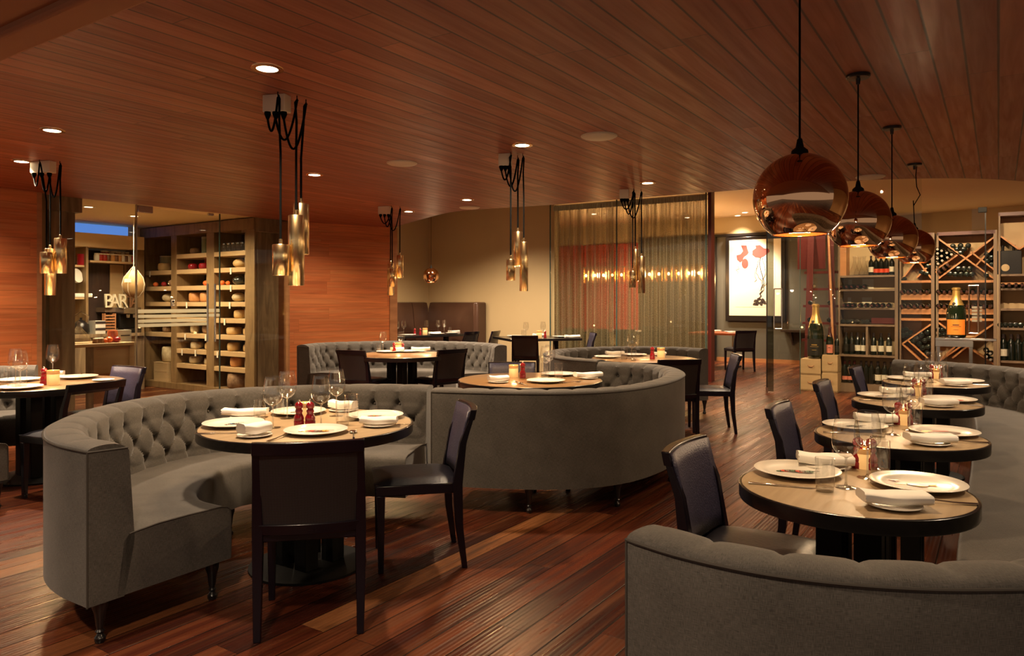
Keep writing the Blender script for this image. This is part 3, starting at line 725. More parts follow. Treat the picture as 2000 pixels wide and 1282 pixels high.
MB().box((0, 0, .045), (.045, .03, .09)).build('case', M['chrome'], t, bevel=.004); MB().lathe([(.012, 0), (.012, .006)], (0, -.016, .06), 12, (0, -1, 0)).build('keyhole', M['black'], t)
# ceiling downlights and speakers
def downlight(px, py, label, z=CZ, energy=42, spot=95, r=.055, aim=None, group='recessed ceiling downlights'):
    x, y = G(px, py, z); t = thing('recessed_downlight', label, 'downlight', (x, y, z-.001), 0, group)
    MB().lathe([(r+.028, 0), (r+.026, -.006), (r, -.006), (r-.004, -.001)], seg=32, cap0=False, cap1=False).build('trim_ring', M['copperin'] if z == CZ else M['white'], t)
    MB().lathe([(r, -.0045), (.001, -.0040)], seg=28, cap0=False).build('lens', M['lampdisc'], t)
    if energy: light('downlight_beam', 'SPOT', (0, 0, -.03), energy, WARM, .06, (0, 0, 0), spot, .75, t)
    return t
DL = [(522, 133, 'downlight above the big brass lamp cluster', 60), (102, 254, 'downlight between the ceiling trim and brass lamps by the pantry', 70), (42, 315, 'downlight touching the junction box of the pantry side lamps', 150),
      (614, 341, 'downlight in front of the wood panelled wall', 140), (1020, 283, 'downlight behind the middle brass lamp cluster', 60), (912, 390, 'downlight beside the small distant speaker', 40),
      (798, 413, 'downlight next to the farthest brass lamp cluster', 110), (1265, 357, 'downlight in front of the mesh curtain', 55)]
for px, py, lb, e in DL: downlight(px, py, lb, CZ, e, 110)
for px, py, lb, e in [(1441, 421, 'downlight washing the wall over the framed art', 60), (1455, 415, 'downlight of the hall ceiling before the framed art', 60), (1342, 425, 'bright downlight seen through the mesh curtain', 50), (1968, 410, 'downlight of the wine room ceiling', 50), (1160, 418, 'downlight over the red wall panels', 60)]:
    downlight(px, py, lb, HZ, e, 105, .06, group='downlights of the high cream ceiling')
for px, py, lb in [(173, 404, 'pantry ceiling downlight near the timber column'), (262, 422, 'pantry ceiling downlight above the jars')]:
    downlight(px, py, lb, 2.64, 45, 150, .05, group='pantry ceiling downlights')
def speaker(px, py, label, r):
    x, y = G(px, py, CZ); t = thing('ceiling_speaker', label, 'speaker', (x, y, CZ), 0, 'round ceiling speakers')
    MB().lathe([(r, 0), (r, -.010), (r-.012, -.016), (.001, -.022)], seg=40).build('grille', M['white'], t); MB().lathe([(r+.006, 0), (r+.006, -.006), (r, -.007)], seg=40, cap1=False).build('rim', M['white'], t)
speaker(1170, 265, 'white ceiling speaker nearest the copper lamps, middle of ceiling', .125)
speaker(785, 318, 'white ceiling speaker between two brass lamp clusters', .125)
speaker(917, 405, 'small distant white ceiling speaker by the cream wall', .125)
speaker(1700, 345, 'white ceiling speaker at the ceiling edge behind copper lamps', .125)
# unseen spots without fittings, added out of view to light the room
for x, y, e in [(-3.4, 2.2, 60), (-6.6, 6.2, 90), (-1.0, 1.3, 60), (1.0, .2, 22), (-2.4, -.6, 45), (3.9, 6.4, 60)]:
    if x > 3.5: y = 8.6; x = 5.4

    light('room_fill_spot', 'SPOT', (x, y, (CZ if x < 3.5 else HZ)-.02), e, WARM, .06, (0, 0, 0), 120, .8)

# ================= brass lamp clusters
def cluster(px, py, label, box_px, hooks, shades, wpx):
    """box_px: columns of the junction box; shades: (column, top row, bottom row, diameter m, depth offset, hook no)"""
    Y = (CZ-HC)*F/(YH-py); s = Y/F; x = lambda p, d=0: (p-1000)*s*(1+d/Y); z = lambda r, d=0: HC+(YH-r)*s*(1+d/Y)
    cx = x(px); t = thing('pendant_lamp_cluster', label, 'pendant lamp', (cx, Y, 0), 0, 'brass lamp clusters on black cables')
    o = (cx, Y, 0); bx0, bx1 = x(box_px[0]), x(box_px[1]); bw = bx1-bx0
    MB().box(((bx0+bx1)/2, Y+.02, CZ-.05), (bw, .07, .10), rz=-.25).build('junction_box', M['box'], t, o, bevel=.004)
    hk = []
    for hx, hd in hooks: hk.append((x(hx), Y+hd))
    for k, (c, r0, r1, dia, d, h) in enumerate(shades):
        hx, hy = hk[h]; zt, zb = z(r0, hy-Y), z(r1, hy-Y); R = dia/2
        fx = x(c, hy-Y)
        sx_ = bx0+bw*(.18+.32*k); pl = (sx_, Y-.0, CZ-.10)
        MB().lathe([(.018, 0), (.02, -.012), (.014, -.028), (.008, -.042)], pl, 12).build('cable_socket', M['cord'], t, o)
        sag = .13+.05*((k*7) % 3); pts = []
        for i in range(17):
            u = i/16; X = sx_+(hx-sx_)*u; Yc = Y+(hy-Y)*u
            zz = (CZ-.14)*(1-u)+(CZ-.035)*u-sag*4*u*(1-u)*(1-.15*u); pts.append((X, Yc, zz))
        pts += [(hx+.004, hy, CZ-.02), (hx+.010*(1 if fx >= hx else -1), hy, CZ-.04), ((hx+fx)/2, hy, CZ-.15), (fx, hy, CZ-.35), (fx, hy, zt)]
        MB().tube(pts, .0068, 6).build('cable', M['cord'], t, o)
        MB().tube([(hx, hy, CZ), (hx, hy, CZ-.02), (hx+.008, hy, CZ-.028), (hx, hy, CZ-.036)], .003, 6).build('hook', M['blackmatte'], t, o)
        mb = MB().lathe([(R, zb-zt), (R, -.004), (R-.003, 0), (.012, 0), (.010, .03), (.004, .035)], (fx, hy, zt), 32, cap0=False, cap1=True)
        sh = mb.build('brass_shade', M['brass'], t, o, smooth=40); so = sh.modifiers.new('wall', 'SOLIDIFY'); so.thickness = .003; so.offset = -1
        b = MB().ball((0, 0, 0), .018, 12, 8, (1, 1, 1.4)).build('bulb', M['bulb'], sh); b.location = (fx-cx, hy-Y, zb+.05)
        light('lamp_glow', 'POINT', (fx-cx, hy-Y, zb+.012), 3.5, (1, .62, .28), .02, parent=t)
    return t
cluster(556, 185, 'large nearest cluster of three brass tube lamps with cream junction box', (514, 563), [(549, -.06), (578, .02), (588, .10)], [(548, 478, 538, .092, 0, 0), (578.5, 421, 558, .092, 0, 1), (588, 398, 497, .092, 0, 2)], 0)
cluster(95, 315, 'cluster of three brass tube lamps before the pantry column', (58, 105), [(86, -.06), (93, .04), (117, 0)], [(91, 493, 534, .097, 0, 0), (98, 486, 577, .085, 0, 1), (118, 466, 534, .095, 0, 2)], 0)
cluster(1003, 300, 'cluster of three brass tube lamps over the middle sofa table', (975, 999), [(998, -.05), (1011, .08), (1021, 0)], [(997.5, 507, 548, .072, 0, 0), (1011.5, 453, 520, .072, 0, 1), (1023, 473, 569, .069, 0, 2)], 0)
cluster(1240, 370, 'cluster of three brass tube lamps before the mesh curtain', (1211, 1229), [(1236, -.05), (1241, .08), (1252, 0)], [(1235.5, 530, 562, .072, 0, 0), (1241, 487, 550, .06, 0, 1), (1253, 501, 573, .074, 0, 2)], 0)
cluster(765, 403, 'cluster of brass tube lamps at the end of the panelled wall', (739, 763), [(763, .05), (766, -.05), (781, 0)], [(763, 515, 577, .085, 0, 0), (766, 525, 560, .09, 0, 1), (781, 499, 543, .085, 0, 2)], 0)

# ================= copper globes
def globe(cx, cy, r_px, Y, canopy_py, label, D=.32, bend=False, canopy=True):
    s = Y/F; R = D/2; x = (cx-1000)*s; z = HC+(YH-cy)*s
    t = thing('copper_globe_pendant', label, 'pendant lamp', (x, Y, z), 0, 'mirrored copper globe lamps')
    prof = []; a0 = math.radians(35.5)
    for i in range(33):
        a = a0+(math.pi-a0-.07)*i/32; prof.append((R*math.sin(a), -R*math.cos(a)))
    sh = MB().lathe(prof, seg=64, cap0=False, cap1=True).build('globe', M['copper'], t, smooth=80)
    MB().lathe([(r_*.985, z_*.985) for r_, z_ in prof], seg=48, cap0=False, cap1=True).build('inner_shell', M['copperin'], t, smooth=80)
    MB().tube([(prof[0][0]*math.cos(q), prof[0][0]*math.sin(q), prof[0][1]) for q in [2*math.pi*i/48 for i in range(49)]], .0025, 6, False).build('rim', M['copper'], t)
    MB().lathe([(.030, R*.985), (.028, R+.01), (.014, R+.022), (.009, R+.05), (.004, R+.055)], seg=20).build('collar', M['blackmatte'], t)
    top = CZ-z if z < CZ else 1
    if bend: pts = [(0, 0, R+.05), (-.01, 0, R+.25), (-.005, 0, top-.36), (.05, 0, top-.27), (.02, 0, top-.2), (.012, 0, top-.1), (.02, 0, top-.02)]
    else: pts = [(0, 0, R+.05), (0, 0, top-.02)]
    MB().tube(pts, .004, 8).build('cable', M['cord'], t)
    if canopy: MB().lathe([(.06, top), (.06, top-.012), (.055, top-.018), (.012, top-.02), (.010, top-.05)], seg=32).build('canopy', M['black'], t)
    MB().ball((0, 0, -.01), .032, 20, 12, (1, 1, 1.25)).build('bulb', M['bulbw'], t, smooth=80); MB().lathe([(.014, .03), (.014, R*.95)], seg=14).build('bulb_holder', M['blackmatte'], t)
    light('globe_lamp', 'POINT', (0, 0, -R*.80), 7.5, (1, .68, .38), .04, parent=t)
    return t
GL = [(1562, 387, 87, 2.62, 0, 'largest copper globe lamp, hanging over the front row table'), (1676, 432, 59, 3.87, 147, 'second copper globe lamp behind the largest one'), (1742, 466, 44, 5.02, 246, 'third copper globe lamp of the row'), (1786, 484, 35, 6.36, 320, 'farthest copper globe lamp, on a kinked cable')]
for i, (cx, cy, r, Y, cp, lb) in enumerate(GL): globe(cx, cy, r, Y, cp, lb, bend=(i == 3))
gs = globe(842, 539, 16, 14.6, 0, 'small distant copper globe lamp before the cream wall', canopy=False)
# its cable reaches the high ceiling
MB().tube([(0, 0, .2), (0, 0, HZ-gs.location.z)], .004, 6).build('cable', M['cord'], gs)

# ================= seating and tables
banquette([(-1.70, 2.93), (-1.92, 3.08), (-2.10, 3.28), (-2.26, 3.60), (-2.34, 4.12), (-2.20, 4.68), (-1.86, 5.02), (-1.42, 5.19), (-.98, 5.26), (-.56, 5.20)], 'curved grey tufted banquette around the front oak table, end panel showing', -1, ds=.0125, legs=(.01, .3, .5, .75))
banquette([(-.54, 4.90), (-.10, 4.81), (.37, 4.79), (.80, 4.98), (1.18, 5.45), (1.43, 6.05), (1.46, 6.62), (1.25, 7.03), (.88, 7.20)], 'grey banquette with plain linen back curving around the middle round table', 1, ds=.016, legs=(.16, .33, .55, .8, .98))
banquette([(.84, 7.32), (.50, 7.72), (.36, 8.4), (.50, 9.02), (.85, 9.42), (1.33, 9.64), (1.79, 9.66), (2.2, 9.52), (2.46, 9.18)], 'grey banquette curving in front of the mesh curtain', -1, ds=.022, rows=26, legs=(0, .5, 1))
banquette([(-2.92, 9.95), (-2.82, 10.45), (-2.4, 10.8), (-1.95, 10.98), (-1.3, 11.0), (-.65, 10.78), (-.2, 10.3), (-.07, 9.9)], 'grey banquette in front of the wood panelled wall', -1, ds=.022, rows=26, legs=(0, .5, 1))
banquette([(-3.72, 4.42), (-4.35, 4.72), (-4.85, 5.4), (-5.0, 6.1), (-4.85, 6.6), (-4.42, 6.83)], 'grey banquette cut off by the frame beside the pantry side table', -1, ds=.03, rows=20, legs=(0, 1))
banquette([(.30, 1.92), (.42, 1.785), (.60, 1.665), (.81, 1.60), (1.03, 1.585), (1.30, 1.62), (1.66, 1.78), (2.02, 2.10), (2.45, 2.75), (3.1, 3.72), (3.75, 4.72), (4.25, 5.48), (4.62, 6.15), (4.68, 6.75), (4.45, 7.35), (4.05, 7.72)], 'long grey banquette from the foreground to the wine racks', 1, H=.80, ds=.015, legs=(.01, .12, .3, .5, .75, .98))
T = {}
TA, TC, TT, TB, TL = (-1.087, 3.905), (.151, 6.14), (1.52, 8.42), (-1.36, 9.05), (-3.78, 5.88)
round_table(*TA, .552, 'round oak table with four settings inside the front banquette', M['oaktop'])
round_table(*TC, .60, 'round brown table behind the plain linen sofa back', M['oaktop2'])
round_table(*TT, .60, 'round table near the mesh curtain inside a banquette', M['oaktop2'])
round_table(*TB, .60, 'round table near the wood panelled wall', M['oaktop2'])
round_table(*TL, .60, 'round table cut by the frame edge near the pantry glass', M['oaktop2'])
TR = [(1.19, 2.557), (1.885, 3.57), (2.63, 4.77), (3.40, 5.89)]
for i, p in enumerate(TR): round_table(*p, .378, ['nearest small round table under the copper lamps', 'second small round table of the copper lamp row', 'third small round table of the copper lamp row', 'farthest small round table, beside the wine racks'][i], M['oaktop'], 'small round tables under the copper lamps')
ch = {k: Kind(lambda k=k: make_chair(k)) for k in ('cane', 'leather', 'net')}
def chair(kind, bx, by, fx, fy, label, group='dark wood dining chairs'):
    """bx,by: middle of the back's top; fx,fy: facing"""
    m = math.hypot(fx, fy); fx /= m; fy /= m
    ch[kind].put((bx+fx*.27, by+fy*.27, 0), math.atan2(fy, fx)-math.pi/2, label, group)
chair('cane', -.84, 3.03, -.20, .98, 'dark chair with woven cane back facing away at the front table')
chair('cane', -.27, 4.07, -.977, -.215, 'dark chair seen from the side by the plain sofa back')
chair('net', -2.97, 5.22, -.92, .39, 'dark chair with see-through back at the table by the pantry')
chair('cane', -3.40, 6.47, -.45, -.80, 'dark chair beyond the table by the pantry')
chair('cane', -1.9, 8.68, .50, .86, 'dark chair at the table by the panelled wall, near the pantry')
chair('cane', -.73, 8.86, -.58, .62, 'dark chair on the open side of the table by the panelled wall')
chair('leather', 0.0, 6.92, 0, -1, 'chair behind the middle table, only its top rail showing')
chair('cane', 1.66, 7.28, -.15, 1, 'dark chair with its back to us at the table by the curtain')
chair('leather', 2.42, 7.95, -1, .12, 'chair turned sideways at the end of the table by the curtain')
for i, (x, y) in enumerate([(.72, 2.96), (1.50, 4.08), (2.24, 5.26), (3.03, 6.43)]):
    chair('leather', x, y, .84, -.54, ['navy leather chair in front, its seat beside the foreground sofa back', 'second navy leather chair of the copper lamp row', 'third navy leather chair of the copper lamp row', 'farthest navy leather chair, in front of the wine rack'][i], 'navy leather chairs of the row')

for x, y, e in [(-.9, 13.4, 170), (.2, 12.2, 145), (-2.6, 13.2, 100), (2.2, 11.8, 170), (4.4, 12.1, 60), (3.2, 9.6, 35)]:
    light('alcove_fill_spot', 'SPOT', (x, y, HZ-.03), e, WARM, .06, (0, 0, 0), 135, .8)  # unseen spots added to brighten the cream alcove walls

for x, y, e in [(2.9, 2.6, 36), (4.5, 4.9, 60), (4.9, 6.9, 45)]: light('bench_fill_spot', 'SPOT', (x, y, CZ-.02), e, WARM, .06, (0, 0, 0), 120, .8)  # extra spots without fittings, put in to brighten the long banquette

for x, y, e in [(8.5, 15.4, 70), (9.9, 13.7, 70)]: light('wine_wall_fill_spot', 'SPOT', (x, y, HZ-.03), e, WARM, .015, (0, 0, 0), 150, .9)  # added spots that lift the wall above the racks

for x, y, e in [(-2.5, 10.2, 26), (-5.1, 6.7, 34), (-6.2, 5.4, 26)]: light('panel_fill_spot', 'SPOT', (x, y, CZ-.02), e, WARM, .02, (0, 0, 0), 140, .9)  # made-up wall-wash spots brightening the cherry boards
# ================= pantry: cheese shelves
AP = math.atan2(PY, PX); AU = math.atan2(UY, UX)
def tS(px): return hit(sh0, (PX, PY), px)
def S3(px, z=0, d=0): t = tS(px); p = SH(t, d); return (p[0], p[1], z)
cs = thing('cheese_shelf', 'tall honey wood shelf unit of three bays filled with cheeses', 'shelf', (sh0[0], sh0[1], 0), AP)
posts = [(274, 283), (334, 345), (403, 418), (479, 497)]
for a, b in posts: MB().bb(tS(a), tS(b), 0, .5, .1, 2.47).build('post', M['honeywood'], cs, bevel=.004)
MB().bb(tS(274), tS(497), -.01, .5, 2.46, 2.625).build('top_beam', M['honeywood'], cs, bevel=.004)
MB().bb(tS(274), tS(497), -.01, .5, 0, .10).build('plinth', M['honeywood'], cs, bevel=.004)
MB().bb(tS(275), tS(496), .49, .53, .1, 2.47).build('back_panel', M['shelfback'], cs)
SZ = [2.158, 1.913, 1.653, 1.40, 1.151, .902, .653, .42]
bays = [(283, 334, [1, 2, 3, 4, 5]), (345, 403, range(8)), (418, 479, range(8))]
for a, b, zs in bays:
    for k in zs: MB().bb(tS(a), tS(b), 0, .49, SZ[k]-.07, SZ[k]).build('shelf_board', M['shelfwood'], cs, bevel=.003)
def mk_wheel(m, r=.10, h=.12, sq=.75, cut=None, name='round_cheese'):
    def f():
        o = thing(name, 'cheese wheel', 'cheese'); e = .035
        MB().lathe([(r-e, 0), (r-.01, .008), (r, e*.8), (r+.003, h*.5), (r, h-e*.8), (r-.01, h-.008), (r-e, h), (.001, h+.002)], seg=28).build('rind', m, o, smooth=70)
        if cut: MB().lathe([(r*.55, h+.0015), (.001, h+.004)], seg=20, cap0=False).build('label_disc', M['tag'], o)
        return o
    return f
def mk_gourd(m):
    def f():
        o = thing('gourd_cheese', 'gourd cheese', 'cheese')
        MB().lathe([(.001, 0), (.05, .006), (.095, .035), (.105, .07), (.09, .105), (.05, .13), (.03, .137), (.001, .14)], seg=26).build('rind', m, o, smooth=80); return o
    return f
CK = {'pale': Kind(mk_wheel(M['cheesepale'])), 'yellow': Kind(mk_wheel(M['cheese'], .095, .13)), 'orange': Kind(mk_wheel(M['cheeseor'], .105, .15, name='cheese_block')), 'red': Kind(mk_wheel(M['cheesered'], .075, .10, cut=None)),
      'gourdy': Kind(mk_gourd(M['cheese'])), 'gourdk': Kind(mk_gourd(M['cheesedk'])), 'gourdm': Kind(mk_gourd(M['cheesepale'])), 'brown': Kind(mk_wheel(M['rindbrown'], .09, .11))}
sn = ['top', 'second', 'third', 'fourth', 'fifth', 'sixth', 'seventh', 'lowest']; bn = ['left bay', 'middle bay', 'right bay']
def cheese(k, px, si, bay, label, d=.15, sc_=1):
    x, y, z = S3(px, SZ[si]+.0005, d); return CK[k].put((x, y, z), random.uniform(0, 6), label, None, sc_)
cheese('yellow', 304, 1, 0, 'pale cheese wheel on the upper shelf of the left shelf bay'); cheese('yellow', 325, 1, 0, 'smaller pale cheese wheel against the post in the left shelf bay', .2, .85)
cheese('gourdm', 313, 3, 0, 'mottled round cheese at the lower half of the left shelf bay'); cheese('brown', 311, 5, 0, 'brown rind wheel under the frosted stripes in the left bay', sc_=.9); cheese('pale', 329, 5, 0, 'small pale wheel by the post under the frosted stripes', .2, .7)
cheese('brown', 365, 0, 1, 'tan cheese wheel beside the green tin, middle bay', sc_=.9); cheese('orange', 398, 0, 1, 'orange cheese by the post on the middle bay top shelf', .2, .6)
for px, lb in ((360, 'first'), (381, 'middle'), (398, 'last')): cheese('red', px, 1, 1, f'{lb} of three red waxed cheeses in the middle bay')
cheese('orange', 366, 3, 1, 'square orange cheese nearer the left post of the middle bay'); cheese('orange', 388, 3, 1, 'square orange cheese nearer the right post of the middle bay')
cheese('pale', 364, 5, 1, 'pale tall cheese with a tag below the frosted stripes', sc_=(.7, .7, 1.4)); cheese('brown', 387, 5, 1, 'large grey brown cheese behind the door handle', .2, (1.2, 1.2, 1.4))
cheese('pale', 368, 6, 1, 'half pale cheese in the seventh row, middle bay', sc_=.95); cheese('yellow', 394, 6, 1, 'upright yellow cheese beside the right post, middle bay', sc_=.85)
cheese('pale', 366, 7, 1, 'pale cheese on the lowest shelf of the middle bay'); cheese('pale', 394, 7, 1, 'pale cheese beside the post on the lowest middle shelf', sc_=.9)
cheese('gourdy', 452, 1, 2, 'yellow gourd shaped cheese high in the right bay'); cheese('gourdk', 451, 2, 2, 'black waxed gourd cheese in the right bay'); cheese('gourdm', 450, 3, 2, 'mottled green gourd cheese in the right bay')
cheese('yellow', 453, 4, 2, 'bright yellow cheese at mid height of the right bay'); cheese('yellow', 441, 5, 2, 'long yellow cheese beside a paper tag, right bay', sc_=(1.2, 1.2, .9)); cheese('yellow', 470, 5, 2, 'yellow cheese against the column, sixth shelf, right bay', sc_=.9)
cheese('yellow', 440, 6, 2, 'cut yellow cheese on the seventh shelf, right bay'); cheese('yellow', 470, 6, 2, 'round yellow cheese by the column, seventh shelf', sc_=.9)
cheese('orange', 447, 7, 2, 'orange brown wheel on the lowest shelf, right bay'); cheese('yellow', 473, 7, 2, 'pale wheel by the column on the lowest shelf', sc_=.9)
def veg(px, si, m, r, label, name='tomato', cat='tomato', d=.1):
    x, y, z = S3(px, SZ[si], d); o = thing(name, label, cat, (x, y, z))
    MB().ball((0, 0, r*.9), r, 16, 10, (1, 1, .9)).build('fruit', m, o, smooth=80); MB().tube([(0, 0, r*1.6), (.004, 0, r*2.0)], .004, 6).build('stalk', M['printgrn'], o)
veg(293, 2, M['tomato'], .042, 'orange tomato on the third shelf of the left bay'); veg(309, 2, M['cheesered'], .045, 'dark red tomato beside the orange one, left bay')
veg(391, 2, M['tomato'], .045, 'small orange pumpkin in the dark middle bay', 'small_pumpkin', 'pumpkin'); veg(423, 2, M['tomato'], .042, 'bright orange tomato beside the black gourd cheese'); veg(434, 2, M['tomato'], .036, 'smaller orange tomato touching the black gourd cheese')
veg(325, 2, M['rindbrown'], .06, 'brown mottled fruit next to the left post', 'knobbly_fruit', 'fruit')
x, y, z = S3(386, SZ[0], .15); t = thing('storage_tin', 'tall green tin on the top shelf of the middle bay', 'tin', (x, y, z))
MB().lathe([(.07, 0), (.07, .23)], seg=24).build('body', mat('dull green tin', (.16, .19, .10), .4), t); MB().lathe([(.072, .23), (.072, .26), (.066, .265)], seg=24).build('lid', mat('olive lid', (.3, .3, .18), .4), t)
x, y, z = S3(383, SZ[1]+.1, .3); t = thing('storage_box', 'dark red box behind the red waxed cheeses', 'box', (x, y, z-.1), AP); MB().bb(-.16, .16, -.05, .1, 0, .19).build('body', M['cheesered'], t); MB().bb(-.03, .03, -.053, -.05, .13, .17).build('label', M['tag'], t)
x, y, z = S3(294, SZ[1], .3); t = thing('storage_tin', 'pale cream tin behind the cheeses of the left bay', 'tin', (x, y, z)); MB().lathe([(.12, 0), (.12, .24)], seg=26).build('body', mat('cream tin', (.42, .42, .28), .5), t); MB().lathe([(.122, .24), (.122, .26)], seg=26).build('lid', M['tag'], t)
# stack of two boxes with a big drum cheese on top, left bay
x, y, z = S3(311, .1, .2)
for i in range(2):
    t = thing('wooden_box', ['lower pale wooden cheese box in the left shelf bay', 'upper pale wooden cheese box under the drum cheese'][i], 'box', (x, y, .1+.155*i), AP, 'stacked wooden cheese boxes')
    MB().bb(-.21, .17, -.17, .2, 0, .15).build('body', M['crate'], t, bevel=.003); MB().bb(-.212, .172, -.172, .202, .142, .153).build('lid', M['crate'], t)
t = thing('drum_cheese', 'tall mottled drum cheese standing on the wooden boxes', 'cheese', (x, y, .411)); MB().lathe([(.11, 0), (.13, .015), (.138, .13), (.13, .235), (.115, .25), (.001, .252)], seg=32).build('rind', M['cheesepale'], t, smooth=60)
x, y, z = S3(448, .1, .22); t = thing('drum_cheese', 'wide brown drum cheese with pale top in the right bay', 'cheese', (x, y, .1)); MB().lathe([(.19, 0), (.21, .02), (.213, .12), (.205, .215), (.19, .225)], seg=36).build('rind', M['rindbrown'], t, smooth=60); MB().lathe([(.19, .225), (.001, .228)], seg=36, cap0=False).build('top_face', mat('pale cheese face', (.66, .56, .36), .7), t)
for px, si in ((294, 1), (366, 3), (440, 4), (363, 5), (403, 5), (357, 6), (383, 6), (426, 6), (452, 1), (452, 2), (450, 3)):
    x, y, z = S3(px, SZ[si], -.012); t = thing('paper_tag', f'paper price tag hanging from shelf board at shelf {sn[si]}, {bn[0 if px < 340 else 1 if px < 410 else 2]}'+(' near the post' if px in (363, 383) else ''), 'tag', (x, y, z-.10), AP)
    MB().bb(-.018, .018, -.002, 0, 0, .095).build('card', M['tag'], t); MB().tube([(0, 0, .09), (0, .008, .105)], .0015, 5).build('string', M['ink'], t)
def mk_jar(m, r=.042, h=.12, lid='tag', glass=False):
    def f():
        o = thing('preserve_jar', 'jar', 'jar')
        MB().lathe([(r*.9, 0), (r, .006), (r, h*.72), (r*.78, h*.84), (r*.78, h*.86)], seg=18).build('contents', m, o, smooth=50)
        MB().lathe([(r*.84, h*.84), (r*.86, h*.86), (r*.86, h), (r*.8, h*1.01)], seg=18).build('lid', M['steel' if lid == 'steel' else lid], o); return o
    return f
JK = [Kind(mk_jar(M['preserve_red'])), Kind(mk_jar(M['preserve_or'])), Kind(mk_jar(M['preserve_brn'])), Kind(mk_jar(M['tag'])), Kind(mk_jar(M['glassware'], .04, .14, 'steel'))]
for i, px in enumerate((422, 431, 440, 449, 458, 467, 475)):
    x, y, z = S3(px, SZ[0]+.0005, .14); JK[4].put((x, y, z), 0, f'{ORD[i]} clip-top glass jar on the top right shelf, counted from the door handle', 'clip-top jars on the top shelf')
# pantry left part: back cabinet, jar shelf, letters
def V3(v, px, z=0): x, y = on_v(v, px); return (x, y, z)
def slab(v, pa, pb, z0, z1, th=.02): return wallbox(on_v(v, pa), on_v(v, pb), z0, z1, th, 1)
bc = thing('pantry_cabinet', 'dark wood back cabinet with open shelves behind the counter', 'cabinet', V3(11.8, 200))
og = V3(11.8, 200)
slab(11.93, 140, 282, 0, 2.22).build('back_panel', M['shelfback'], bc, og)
for a, b in ((168, 173), (270, 282)): slab(11.55, a, b, 0, 2.3, .38).build('post', M['honeywood'], bc, og, bevel=.004)
slab(11.52, 140, 282, 2.24, 2.45, .4).build('top_beam', M['pantryceil'], bc, og, bevel=.004)
slab(11.6, 176, 266, 2.01, 2.04, .33).build('jar_shelf', M['shelfwood'], bc, og); slab(11.6, 140, 168, 1.93, 1.96, .33).build('shelf_board', M['shelfwood'], bc, og); slab(11.6, 140, 168, 1.44, 1.47, .33).build('shelf_board', M['shelfwood'], bc, og)
slab(11.90, 215, 241, 1.1, 2.0).build('wall_board', M['shelfwood'], bc, og); slab(11.90, 243, 262, 1.1, 2.2).build('wall_board', M['shelfwood'], bc, og); slab(11.65, 205, 268, 1.24, 1.31, .28).build('letter_ledge', M['rackwood'], bc, og)
slab(11.4, 140, 282, .86, .91, .5).build('worktop', M['barkwood'], bc, og); slab(11.45, 140, 282, 0, .86, .45).build('lower_cabinet', M['barkwood'], bc, og)
struct(slab(11.94, 143, 250, 2.46, 2.63, .03).build('blue_strip', M['bluestrip']), 'faintly glowing blue strip high on the pantry back wall')  # thin blue emitting strip above the cabinet
fr_px = [188.7, 196, 204, 211, 219.7, 226.5, 233, 239, 245, 251.5, 258.7, 265]
for i, px in enumerate(fr_px): x, y, z = V3(11.72, px, 2.0405); JK[(3, 0, 0, 2, 1, 2, 1, 3, 2, 3, 0, 1)[i]].put((x, y, z), 0, f'{ORD[i]} jar of the front row on the pantry jar shelf', 'jars on the pantry jar shelf')
for i, px in enumerate((201, 208, 218, 224, 232, 239, 247.7, 254)): x, y, z = V3(11.84, px, 2.0405); JK[(0, 0, 3, 2, 1, 3, 1, 2)[i]].put((x, y, z), 0, f'{ORD[i]} jar of the back row on the pantry jar shelf', 'jars on the pantry jar shelf', (1, 1, 1.45))
for i, (c, px, sz) in enumerate((('B', 211.5, .22), ('A', 223.5, .22), ('R', 240, .22), ('T', 253, .19), ('A', 262, .19))):
    cu = bpy.data.curves.new('sign_letter', 'FONT'); cu.body = c; cu.size = sz*1.42; cu.extrude = .02; cu.align_x = 'CENTER'; tmp = bpy.data.objects.new('letter_outline', cu); me_ = bpy.data.meshes.new_from_object(tmp); bpy.data.objects.remove(tmp)
    o = bpy.data.objects.new('sign_letter', me_); COL.objects.link(o); me_.materials.clear(); me_.materials.append(M['letters'] if i < 3 else M['printbrn']); x, y, z = V3(11.62+.03*(i > 2), px, 1.312); o.location = (x, y, z); o.rotation_euler = (math.pi/2, 0, AU); o.scale = (.82, 1, 1)  # T and last A: shade put into their brown colour
    tag(o, ['cream capital letter B standing on the pantry ledge', 'cream capital letter A between the B and the R', 'cream capital letter R standing on the pantry ledge', 'letter T coloured as in shade after the cream letters', 'letter A coloured as in shade at the end of the ledge'][i], 'letter')
hx, hy, _ = V3(10.6, 261); t = thing('hanging_cheese', 'pale hanging cheese tied in rope net behind the glass door edge', 'cheese', (hx, hy, 1.68))
MB().lathe([(.001, -.22), (.08, -.20), (.14, -.12), (.155, -.02), (.13, .08), (.07, .16), (.02, .2), (.015, .24)], seg=30).build('rind', mat('smoked cheese rind', (.34, .21, .085), .5), t, smooth=80)
mb = MB()
for k in range(8):
    q = 2*math.pi*k/8; mb.tube([(r_*math.cos(q+z_*.5)*1.02, r_*math.sin(q+z_*.5)*1.02, z_) for r_, z_ in [(.01, -.225), (.08, -.20), (.14, -.12), (.157, -.02), (.132, .08), (.07, .165), (.01, .24)]], .0035, 5)
mb.build('rope_net', M['tag'], t); MB().tube([(0, 0, .23), (0, 0, 2.64-1.68)], .004, 6).build('rope', M['tag'], t)
MB().box((.0, -.165, .03), (.09, .004, .05), rz=.5).build('label', M['tag'], t)
